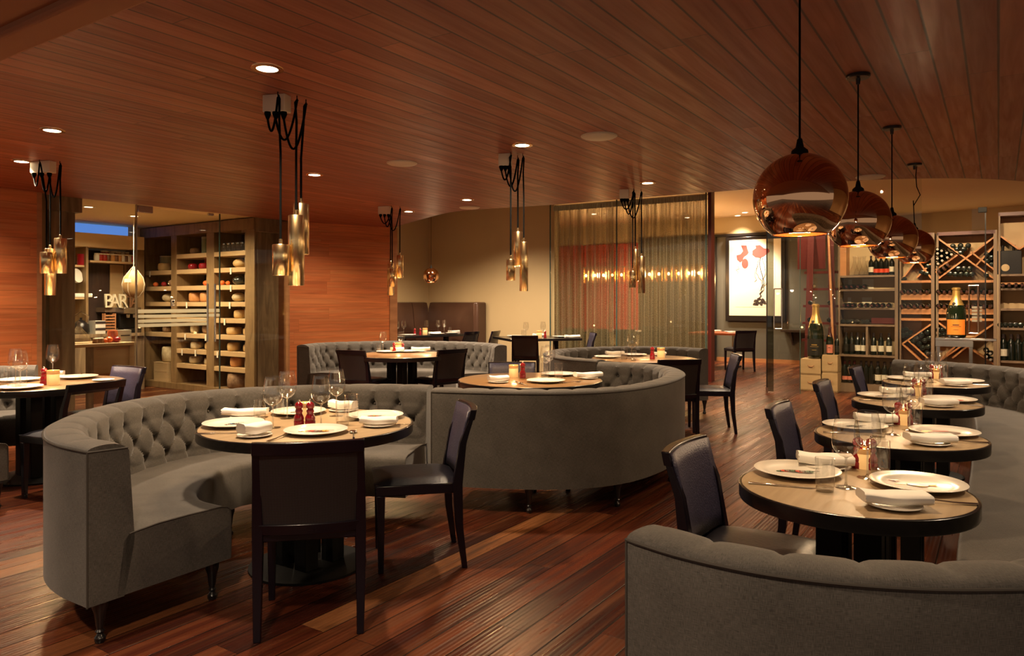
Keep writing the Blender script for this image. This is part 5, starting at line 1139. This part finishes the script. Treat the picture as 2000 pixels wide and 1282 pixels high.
p = PW(1478, 470, .75); light('picture_lamp', 'SPOT', (p[0], p[1], HZ-.06), 48, (1, .86, .62), .05, (math.radians(20)*UY, -math.radians(20)*UX, 0), 60, .5)
p = HW(1548, .05); t = thing('wall_shelf', 'small dark wall shelf on the grey wall beside the art', 'shelf', (p[0], p[1], 0), AP); zz = PW(1548, 644, .05)[2]
MB().bb(-.18, .40, -.3, 0, zz-.05, zz).build('board', M['darkpanel'], t); MB().add([(0, 0, zz-.05), (0, -.25, zz-.05), (0, 0, zz-.35), (.03, 0, zz-.05), (.03, -.25, zz-.05), (.03, 0, zz-.35)], [(0, 1, 2), (5, 4, 3), (0, 3, 4, 1), (1, 4, 5, 2), (2, 5, 3, 0)]).build('bracket', M['darkpanel'], t)
# red wood table in the hall
def rect_table(p, w_, d_, rz, z, label, top, legs='ped'):
    t = thing('square_table', label, 'table', (p[0], p[1], 0), rz)
    MB().bb(-w_/2, w_/2, -d_/2, d_/2, z-.045, z).build('tabletop', M[top], t, bevel=.004)
    for x_ in (-w_*.28, w_*.28):
        MB().bb(x_-.04, x_+.04, -.04, .04, .03, z-.045).build('column', M['blackmatte' if legs == 'ped' else 'chrome'], t); MB().bb(x_-.06, x_+.06, -d_*.35, d_*.35, 0, .03).build('foot', M['blackmatte'], t)
    return t
rect_table((4.46, 15.7), 1.1, .9, AP, .75, 'red brown wooden table at the hall entrance behind the curtain end', 'cherrytable', 'chrome')
ch['cane'].put((4.62, 14.9, 0), 0.2, 'dark chair at the red brown hall table', 'dark wood dining chairs')
RT1 = (.45, 13.5); rect_table(RT1, 1.35, 1.15, .30, .75, 'black square table in front of the mesh curtain', 'black')
RT2 = (-1.75, 14.75); rect_table(RT2, 1.9, .85, math.atan2(1.5, 1.6), .75, 'long black table before the brown leather bench', 'black')
chair('cane', .22, 12.45, .1, 1, 'chair with woven back on the near side of the black square table'); chair('leather', 1.50, 13.62, -1, -.1, 'dark chair by the mesh curtain at the black square table')
chair('cane', -.78, 14.1, -.75, .5, 'dark chair at the long black table by the leather bench'); chair('leather', -.33, 14.42, -.9, .3, 'black chair tucked behind the bench end, against the cream wall')
# leather bench
lb_ = thing('leather_bench', 'high backed brown leather bench in the cream alcove', 'bench', (cor[0], cor[1], 0)); og = (cor[0], cor[1], 0)
D1 = (.794, -.608); D2 = (-.608, -.794)
def bench(dirn, t0, t1, sgn, nm='back_cushion'):
    a = (cor[0]+dirn[0]*t0, cor[1]+dirn[1]*t0); b = (cor[0]+dirn[0]*t1, cor[1]+dirn[1]*t1); n_ = ((-D2[0], -D2[1]) if dirn == D1 else (-D1[0], -D1[1]))
    ins = (D2 if dirn == D1 else D1)
    P = lambda t, d, z: (cor[0]+dirn[0]*t+ins[0]*d, cor[1]+dirn[1]*t+ins[1]*d, z)
    vs = []; n1 = 10
    for i in range(n1+1):
        t = t0+(t1-t0)*i/n1; bl = .02*math.sin(math.pi*i/n1)
        vs += [P(t, .03, .1), P(t, .24+bl, .42), P(t, .20+bl, .8), P(t, .15+bl, 1.25), P(t, .11, 1.38), P(t, .03, 1.395)]
    MB().add(vs, [(i*6+j, i*6+(j+1) % 6, i*6+6+(j+1) % 6, i*6+6+j) for i in range(n1) for j in range(6)]+[tuple(range(6)), tuple(n1*6+j for j in range(6))[::-1]]).build(nm, M['brownleather'], lb_, og, smooth=45)
    vs = [P(t, d, z) for t in (t0, t1) for d, z in ((.2, .1), (.75, .1), (.78, .42), (.72, .46), (.2, .46))]
    MB().add(vs, [(0, 1, 6, 5), (1, 2, 7, 6), (2, 3, 8, 7), (3, 4, 9, 8), (4, 0, 5, 9), (0, 1, 2, 3, 4), (9, 8, 7, 6, 5)]).build('seat_cushion', M['brownleather'], lb_, og, bevel=.01)
bench(D1, .16, 1.62, 1); bench(D2, .16, .62, -1); bench(D2, .64, 2.2, -1)
a = (cor[0]+D1[0]*1.63, cor[1]+D1[1]*1.63); b = (a[0]+D1[0]*.10, a[1]+D1[1]*.10)
MB().prism([(a[0]+D2[0]*.03, a[1]+D2[1]*.03), (b[0]+D2[0]*.03, b[1]+D2[1]*.03), (b[0]+D2[0]*.3, b[1]+D2[1]*.3), (a[0]+D2[0]*.36, a[1]+D2[1]*.36)], 0, 1.395).build('end_panel', M['brownleather'], lb_, og, bevel=.03)

# ================= mesh curtain, private dining room
cl = math.hypot(cur1[0]-cur0[0], cur1[1]-cur0[1]); cd = ((cur1[0]-cur0[0])/cl, (cur1[1]-cur0[1])/cl)
ct = thing('mesh_curtain', 'shimmering bronze metal mesh curtain hanging from the ceiling', 'curtain', (cur0[0], cur0[1], 0), math.atan2(cd[1], cd[0]))
vs = []; uv_ = []; n_ = 520
ph = [random.uniform(.7, 1.3) for _ in range(60)]
u = 0
for i in range(n_+1):
    x_ = cl*i/n_; amp = .036+.012*math.sin(x_*3.1); yy = amp*math.sin(2*math.pi*x_/.13+.9*math.sin(x_*4.3)+.5*math.sin(x_*11))
    u += math.hypot(cl/n_, (yy-(vs[-1][1] if vs else yy)))
    vs += [(x_, yy*.6, 3.29), (x_, yy*.7, 2.6), (x_, yy, 1.2), (x_, yy*1.15, .02)]; uv_ += [(u, HZ), (u, 2.6), (u, 1.2), (u, 0)]
MB().add(vs, [(i*4+j, i*4+4+j, i*4+5+j, i*4+1+j) for i in range(n_) for j in range(3)]).build('cloth', M['curtain'], ct, smooth=80, uvs=uv_, recalc=False)
MB().bb(0, cl, -.03, .03, 3.29, 3.31).build('rail', M['steel'], ct); 
vs2 = []
MB().add([(cl*i/240, -.05-.012*math.sin(i*1.9), z_) for i in range(241) for z_ in (3.19, 3.29)], [(2*i, 2*i+2, 2*i+3, 2*i+1) for i in range(240)]).build('header_tape', mat('pale header tape', (.40, .44, .37), .5), ct, smooth=80)
gl = thing('glass_partition', 'glass pane in front of the mesh curtain', 'partition', (cur0[0], cur0[1], 0), math.atan2(cd[1], cd[0]))
MB().bb(-.03, cl+.02, -.14, -.13, 0, HZ).build('pane', M['pane'], gl, smooth=0)
for x_ in (-.03, cl*.45, cl+.0): MB().bb(x_, x_+.02, -.145, -.125, 0, HZ).build('joint', M['glassedge'], gl)
MB().bb(cl+.03, cl+.09, -.1, .1, 0, HZ).build('end_post', M['redwood'], thing('timber_post', 'dark red post at the end of the mesh curtain', 'post', (cur0[0], cur0[1], 0), math.atan2(cd[1], cd[0])))
struct(wallbox((3.62, 12.85), (5.9, 15.2), 0, 0.01, .1).build('trim_8', M['black']), 'threshold strip') if False else None
cc = (2.88, 15.9); cn = thing('glass_chandelier', 'long chandelier of glowing glass cylinders behind the mesh curtain', 'chandelier', (cc[0], cc[1], 2.0), AP)
MB().bb(-1.52, 1.52, -.012, .012, .165, .19).build('top_rail', M['steel'], cn); MB().bb(-1.52, 1.52, -.012, .012, -.18, -.17).build('bottom_rail', M['steel'], cn)
for x_ in (-1.2, 0, 1.2): MB().tube([(x_, 0, .19), (x_, 0, HZ-2.0)], .006, 6).build('rod', M['steel'], cn)
tb = []
chg = None
for k in range(14):
    x_ = -1.43+.22*k
    g = MB().lathe([(.09, -.165), (.092, -.1), (.09, 0), (.092, .1), (.09, .16)], seg=18, cap0=False, cap1=False).build('glass_cylinder', M['amberglass'] if 'amberglass' in M else M.setdefault('amberglass', clearglass('amber crackled glass', (1.0, .80, .52), .12, .7, .25)), cn); g.location = (x_, 0, 0)
    b = MB().ball((0, 0, 0), .026, 12, 8, (1, 1, 1.3)).build('bulb', M['bulb'], g)
for x_ in (-1.1, 0, 1.1): light('chandelier_glow', 'POINT', (x_, 0, 0), 22, (1, .66, .34), .1, parent=cn)
tt = rect_table((2.30, 16.22), 2.9, 1.0, AP, .75, 'long dark dining table under the glass chandelier', 'black')
for i in range(5):
    for j, s_ in enumerate((-1, 1)):
        x_ = -1.2+.6*i; px_, py_ = 2.30+PX*x_+UX*s_*.72, 16.22+PY*x_+UY*s_*.72
        if s_ < 0 and i > 0: chair('cane', px_-UX*.1, py_-UY*.1, UX, UY, f'{ORD[i]} dark chair on the near side of the private dining table', 'chairs around the private dining table')
for x_ in (-.9, .4, 1.5):
    p = (cc[0]+PX*x_+UX*.4, cc[1]+PY*x_+UY*.4); light('private_room_downlight', 'SPOT', (p[0]+UX*.8, p[1]+UY*.8, HZ-.03), 60, (1, .78, .50), .05, (math.radians(12)*UY, -math.radians(12)*UX, 0), 95, .5)
# ================= what lies on the tables
def P2(px, py): return G(px, py, .7505)
def put(k, px, py, rz, label, group=None, sc_=None, dz=0):
    x, y = P2(px, py); return k.put((x, y, TZ+dz), rz, label, group, sc_)
def near(c, px, py, lim):
    """keep a thing on its table's top"""
    x, y = P2(px, py); dx, dy = x-c[0], y-c[1]; d = math.hypot(dx, dy)
    if d > lim: x, y = c[0]+dx/d*lim, c[1]+dy/d*lim
    return x, y
SG = 'settings of the front oak table'
n_a = 'on the front oak table'
def at(c, R, k, px, py, rz, label, group=None, sc_=None, dz=0, rad=0):
    x, y = near(c, px, py, R-rad); return k.put((x, y, TZ+dz), rz, label, group, sc_)
A_ = (TA, .54)
p1 = at(*A_, plate_k, 617, 846, 0, 'white plate with a striped red print before the cane-backed chair', rad=.16)
p2 = at(*A_, plate_k, 446, 832, .3, 'white plate beside the tufted back on the front oak table', rad=.16)
p3 = at(*A_, plate_k, 747, 815, -.3, 'white plate with a red print at the side chair', rad=.16)
p4 = at(*A_, plate_k, 575, 800, 0, 'white plate behind the mills on the front oak table', rad=.16)
EXTRA = []
def own(pl, shapes):
    plate_print(pl, shapes)
own(p1, snake(.0, ['printbrn', 'printyel', 'printred', 'printred', 'printgry'], .14)); own(p2, snake(.1, ['printgry', 'china', 'printgry', 'printblu', 'ink'], .07)); own(p3, snake(.05, ['printbrn', 'printred', 'printgry', 'printyel'], .08)); own(p4, snake(0, ['printgry', 'printgry'], .08))
def sidenap(c, R, px, py, rz, la, lb, sc_=(1, 1, 1), off=(0, 0), group=None):
    x, y = near(c, px, py, R-.085); side_k.put((x, y, TZ), 0, la); nap_k.put((x+off[0], y+off[1], TZ+.0142), rz, lb, group, sc_)
sidenap(*A_, 497, 853, .9, 'side plate under the upright napkin at the front table edge', 'tall folded napkin at the front edge of the oak table', (.72, 1.0, 1.6))
sidenap(*A_, 740, 833, .05, 'side plate under the flat napkin before the side chair', 'flat folded napkin before the red printed plate', (.95, 1.1, 1.1))
sidenap(*A_, 682, 799, -.3, 'side plate behind the tumblers near the tufted back', 'rolled napkin behind the tumblers near the tufted back', (.8, .9, 1.5))
sidenap(*A_, 456, 814, .12, 'side plate beneath the napkin near the tufted back', 'long folded napkin close to the tufted back', (1.2, 1, 1.2), (0, .0))
for px, py, lb in ((533, 836, 'wine glass nearest the upright napkin'), (561, 818, 'wine glass between the plates behind the upright napkin'), (627, 832, 'wine glass beside the red mills on the oak table'), (657, 813, 'wine glass beside the tumblers near the tufted back')): at(*A_, wine_k, px, py, 0, lb, None, 1.06)
for px, py, lb, s_ in ((507, 823, 'tumbler behind the upright napkin', 1.0), (669, 831, 'nearer tumbler of the pair beside the wine glass', 1.1), (686, 822, 'taller tumbler of the pair near the side chair', 1.25), (547, 812, 'small tumbler half hidden behind the first wine glass', .8)): at(*A_, tumb_k, px, py, 0, lb, None, s_)
at(*A_, mill_k, 584, 832, 0, 'red mill touching its twin, nearer the pantry'); at(*A_, mill_k, 606, 832, 0, 'red mill touching its twin, nearer the side chair')
at(*A_, cand_k, 596, 822, 0, 'glowing candle cup behind the twin red mills')
at(*A_, knife_k, 423, 848, .15, 'steel knife before the plate near the banquette end panel'); at(*A_, fork_k, 546, 857, 1.3, 'steel fork beside the upright napkin'); at(*A_, spoon_k, 690, 850, 1.8, 'steel spoon beside the front plate'); at(*A_, knife_k, 783, 830, .1, 'steel knife at the table rim near the side chair', None, .6)
# middle table
C_ = (TC, .58)
p = at(*C_, plate_k, 1066, 747, 0, 'white plate at the near edge of the middle round table', rad=.16); own(p, [('printbrn', ellipse_pts(0, 0, .03, .004))])
p = at(*C_, plate_k, 1118, 730, 0, 'white plate behind the tumbler on the middle round table', rad=.16); own(p, snake(0, ['printbrn', 'printred'], .08))
sidenap(*C_, 973, 748, .3, 'side plate beneath the crumpled napkin, middle round table', 'bunched napkin beside the candle on the middle round table', (.8, 1, 1.4)); sidenap(*C_, 1152, 740, .35, 'side plate beneath the napkin near the tufted bend', 'long napkin pointing at the tufted bend of the banquette', (1.2, 1, 1.3))
at(*C_, cand_k, 1003, 737, 0, 'candle cup on the middle round table', None, 1.05); at(*C_, mill_k, 1021, 739, 0, 'single red mill on the middle round table', None, 1.05)
for px, py, lb in ((1066, 735, 'wine glass over the middle round table, in front'), (1074, 731, 'wine glass just behind another on the middle round table')): at(*C_, wine_k, px, py, 0, lb, None, 1.06)
for px, py, lb, s_ in ((1091, 740, 'tumbler near the napkin on the middle round table', 1.15), (1064, 738, 'tumbler below the wine glasses on the middle round table', 1.1)): at(*C_, tumb_k, px, py, 0, lb, None, s_)
at(*C_, fork_k, 1012, 749, 1.9, 'fork beside the near plate of the middle round table'); at(*C_, spoon_k, 1022, 752, 1.9, 'spoon beside the near plate of the middle round table'); at(*C_, spoon_k, 1118, 748, .6, 'spoon before the long napkin, middle round table')
# curtain table
T_ = (TT, .58)
for px, py, lb in ((1230, 693, 'white plate near the curtain on the curtain side table'), (1180, 699, 'white plate at the edge of the table by the mesh curtain')): own(at(*T_, plate_k, px, py, 0, lb, rad=.16), [('printbrn', ellipse_pts(0, 0, .05, .006))])
sidenap(*T_, 1176, 693, .1, 'side plate below the flat napkin by the mesh curtain', 'flat white napkin roll by the mesh curtain banquette', (1.1, 1, 1.3)); sidenap(*T_, 1304, 692, .3, 'side plate behind the candle by the mesh curtain', 'napkin half hidden behind the candle by the mesh curtain', (.8, 1, 1))
at(*T_, mill_k, 1274, 702, 0, 'single red mill on the table by the mesh curtain', None, 1.1); at(*T_, cand_k, 1291, 699, 0, 'candle cup on the table by the mesh curtain', None, 1.15)
at(*T_, wine_k, 1234, 702, 0, 'wine glass on the table by the mesh curtain', None, 1.15); at(*T_, tumb_k, 1219, 702, 0, 'tumbler beside the wine glass by the mesh curtain', None, 1.2); at(*T_, tumb_k, 1237, 705, 0, 'nearer tumbler on the table by the mesh curtain', None, 1.0)
# table by the panelled wall
B_ = (TB, .58)
own(at(*B_, plate_k, 733, 685, 0, 'plate with a yellow print at the table by the panelled wall', rad=.16), [('printyel', ellipse_pts(0, 0, .09, .085, 24))]); own(at(*B_, plate_k, 812, 683, 0, 'plate with a blue print at the table by the panelled wall', rad=.16), [('printblu', ellipse_pts(.02, .01, .08, .07, 20))])
sidenap(*B_, 762, 680, .5, 'side plate near the candle at the panelled wall table', 'bunched napkin near the candle at the panelled wall table', (.8, 1, 1.4)); sidenap(*B_, 848, 684, .15, 'side plate at the rim by the woven chair', 'long napkin at the rim by the woven chair', (1.2, 1, 1.5))
at(*B_, cand_k, 778, 687, 0, 'candle cup at the table by the panelled wall', None, 1.15); at(*B_, mill_k, 769.5, 688, 0, 'red mill beside the candle, nearer the pantry', None, .95); at(*B_, mill_k, 787, 687, 0, 'red mill behind the candle, nearer the blue plate', None, .85)
for px, py, lb in ((745, 687, 'wine glass beside the yellow plate'), (781, 678, 'wine glass behind the candle at the panelled wall table')): at(*B_, wine_k, px, py, 0, lb, None, 1.05)
at(*B_, tumb_k, 732, 687, 0, 'tumbler before the yellow plate', None, 1.0)
# table by the pantry glass
L_ = (TL, .58)
for px, py, lb in ((35, 745, 'white plate behind the glasses at the pantry side table'), (152, 739, 'white plate with a fork at the pantry side table'), (8, 768, 'white plate at the frame edge on the pantry side table')): own(at(*L_, plate_k, px, py, 0, lb, rad=.16), [('printgry', ellipse_pts(0, 0, .03, .003))])
for px, py, lb in ((202, 744, 'small side plate at the rim of the pantry side table'), (125, 729, 'small side plate behind the candle, pantry side table')): at(*L_, side_k, px, py, 0, lb, rad=.09)
nap_k.put((*near(TL, 125, 729, .48), TZ+.0142), .3, 'small napkin behind the candle on the pantry side table', None, (.7, .9, 1.2))
at(*L_, mill_k, 86, 752, 0, 'bright red mill beside the candle, pantry side table', None, 1.05); at(*L_, cand_k, 104, 752, 0, 'lit marbled candle cup on the pantry side table', None, 1.15)
for px, py, lb in ((30, 748, 'wine glass at the pantry side table near the frame edge'), (40, 755, 'wine glass in front of its twin, pantry side table'), (108, 732, 'wine glass behind the candle on the pantry side table')): at(*L_, wine_k, px, py, 0, lb, None, 1.1)
for px, py, lb, s_ in ((27, 757, 'tumbler below the twin wine glasses', 1.3), (41, 758, 'second tumbler below the twin wine glasses', 1.25), (3, 752, 'tumbler at the very frame edge', 1.2)): at(*L_, tumb_k, px, py, 0, lb, None, s_)
at(*L_, fork_k, 158, 736, 2.2, 'fork resting on the pantry side plate', None, .8, .022)
# the row under the copper lamps
tn = ['nearest row table', 'second row table', 'third row table', 'farthest row table']
base = TR[0]
def rel(px, py): x, y = P2(px, py); return (x-base[0], y-base[1])
SET = [('plate', (1540, 922), .1), ('plate', (1806, 951), -.1), ('knife', (1520, 950), -.35), ('tumb', (1610, 960), 0), ('wine', (1652, 953), 0), ('wine', (1695, 934), 0), ('mill', (1677, 911), 0), ('mill', (1710, 908), 0), ('cand', (1696, 903), 0), ('tumb2', (1720, 925), 0), ('nap', (1748, 992), -.12), ('nap2', (1590, 899), -.25), ('fork', (1845, 985), -.25)]
for i, c in enumerate(TR):
    f = lambda q: (c[0]+rel(*q)[0]*.98, c[1]+rel(*q)[1]*.98)
    jit = (lambda s=0: 0) if i == 0 else (lambda s=.006: random.uniform(-s, s))
    for k, q, rz in SET:
        x, y = f(q); x += jit(.008); y += jit(.008); dx, dy = x-c[0], y-c[1]; d = math.hypot(dx, dy)
        lim = {'plate': .235, 'nap': .305, 'nap2': .31, 'fork': .31, 'knife': .30}.get(k, .35)
        if d > lim: x, y = c[0]+dx/d*lim, c[1]+dy/d*lim
        lo = (x, y, TZ); w_ = tn[i]
        if k == 'plate':
            fst = q[0] < 1600
            pl = plate_k.put(lo, rz, ('plate with '+['a striped serpent print', 'a dark brown print', 'a dark print', 'a faint print'][i] if fst else 'plate with '+['a blue and yellow print', 'a yellow and brown print', 'a bright red print', 'a faint brown print'][i]+' bench side')+f' on the {w_}')
            if fst: own(pl, snake(-.35, [['printgrn', 'printred', 'printgry'], ['printbrn', 'printgrn'], ['ink', 'printbrn'], ['printgry']][i], .12 if i == 0 else .07))
            elif i == 0: own(pl, carp(-.25))
            elif i == 1: own(pl, [('printyel', ellipse_pts(-.05, .03, .05, .03)), ('printbrn', ellipse_pts(0, .0, .075, .045)), ('printred', ellipse_pts(.0, .04, .04, .012)), ('printgry', ellipse_pts(.0, -.01, .06, .03))])
            elif i == 2: own(pl, [('printred', ellipse_pts(-.05, .01, .045, .03)), ('printred', ellipse_pts(.03, -.01, .05, .025)), ('tomato', ellipse_pts(.0, .03, .05, .02)), ('china', ellipse_pts(.0, -.01, .02, .01))])
            else: own(pl, [('printbrn', ellipse_pts(0, .0, .03, .006))])
        elif k == 'knife': knife_k.put(lo, rz, f'steel knife before the plate on the {w_}')
        elif k == 'fork': fork_k.put(lo, rz+math.pi, f'steel fork sticking out from the napkin on the {w_}')
        elif k == 'tumb': tumb_k.put(lo, 0, f'tumbler on the aisle side of the {w_}', None, 1.0)
        elif k == 'tumb2': tumb_k.put(lo, 0, f'tumbler beside the mills on the {w_}', None, 1.1)
        elif k == 'wine': wine_k.put(lo, 0, f'wine glass {"nearer the aisle plate" if q[0] < 1680 else "behind, beside the mills"} on the {w_}', None, .99)
        elif k == 'mill': mill_k.put(lo, 0, f'red mill {"nearer the aisle" if q[0] < 1690 else "nearer the bench"} on the {w_}', None, .95)
        elif k == 'cand': cand_k.put(lo, 0, f'candle cup between the mills of the {w_}', None, .8)
        elif k == 'nap': side_k.put(lo, 0, f'side plate under the front napkin of the {w_}'); nap_k.put((x, y, TZ+.0142), rz, f'smooth folded napkin at the front of the {w_}', None, (1.0, 1.15, 1.1))
        elif k == 'nap2': side_k.put(lo, 0, f'side plate under the chair side napkin of the {w_}'); nap_k.put((x, y, TZ+.0142), rz, f'layered napkin at the chair side of the {w_}', None, (1.0, 1.1, 1.3))
# far tables
def far(c, rz, items, nm):
    co, si = math.cos(rz), math.sin(rz)
    for k, x_, y_, lb, s_ in items:
        X, Y = c[0]+x_*co-y_*si, c[1]+x_*si+y_*co
        kk = {'plate': plate_k, 'wine': wine_k, 'tumb': tumb_k, 'mill': mill_k, 'cand': cand_k, 'nap': nap_k, 'side': side_k}[k]; kk.put((X, Y, TZ), rz, lb+' '+nm, None, s_)
far(RT1, .3, [('wine', -.17, .1, 'wine glass nearer the cream wall on the', 1.1), ('wine', .22, .25, 'wine glass nearer the curtain on the', 1.1), ('cand', -.05, -.30, 'candle cup on the', 1.3), ('mill', .07, -.28, 'red mill on the', 1.0), ('tumb', -.30, -.15, 'tumbler beside the candle on the', 1.2), ('tumb', .24, -.38, 'tumbler beside the napkin on the', 1.2), ('nap', .13, .28, 'bunched napkin behind the mill on the', (1, 1, 1.6)), ('plate', .42, -.15, 'plate under the glasses on the', 1), ('plate', -.32, .30, 'plate at the far side of the', 1), ('nap', .54, -.42, 'long napkin at the rim of the', (1.4, 1, 1.6))], 'black square table')
far(RT2, math.atan2(1.5, 1.6), [('wine', -.75, -.1, 'wine glass nearest the panelled wall on the', 1.1), ('wine', -.45, .1, 'second wine glass on the', 1.1), ('wine', .12, .12, 'third wine glass on the', 1.1), ('wine', .42, .12, 'fourth wine glass on the', 1.1), ('wine', .52, .05, 'fifth wine glass on the', 1.1), ('cand', -.15, -.2, 'candle cup on the', 1.3), ('mill', -.28, -.22, 'red mill beside the candle on the', 1.0), ('mill', -.34, -.12, 'red mill behind another on the', 1.0), ('nap', .15, -.12, 'napkin beside the candle on the', (1.3, 1, 1.5)), ('plate', .1, -.26, 'plate at the near rim of the', 1), ('plate', .55, -.2, 'plate near the chair on the', 1), ('tumb', .62, -.02, 'tumbler on the', 1.1), ('nap', .82, .1, 'napkin at the far end of the', (1.3, 1, 1.6)), ('plate', -.6, -.26, 'plate near the panelled wall on the', 1)], 'long black table')
far((2.30, 16.22), AP, [('wine', -1.3, -.2, 'first wine glass on the', 1.1), ('wine', -.9, -.2, 'second wine glass on the', 1.1), ('plate', -1.0, -.3, 'first plate on the', 1), ('nap', -.85, -.28, 'first napkin on the', (1.2, 1, 1.3)), ('plate', -.4, -.3, 'second plate on the', 1), ('wine', -.1, -.2, 'third wine glass on the', 1.1), ('nap', .2, -.3, 'second napkin on the', (1.2, 1, 1.3)), ('plate', .8, -.3, 'third plate on the', 1), ('wine', 1.2, -.2, 'fourth wine glass on the', 1.1), ('nap', .6, -.2, 'third napkin on the', (1.2, 1, 1.3))], 'long private dining table')
far((4.46, 15.7), AP, [('wine', -.25, .0, 'wine glass on the', 1.1), ('wine', -.35, .15, 'second wine glass on the', 1.1), ('plate', .15, .2, 'plate on the', .8), ('nap', -.1, .0, 'napkin on the', (1.2, 1, 1.5)), ('plate', .28, -.12, 'nearer plate on the', .6), ('tumb', -.15, -.25, 'tumbler on the', 1.1)], 'red brown hall table')
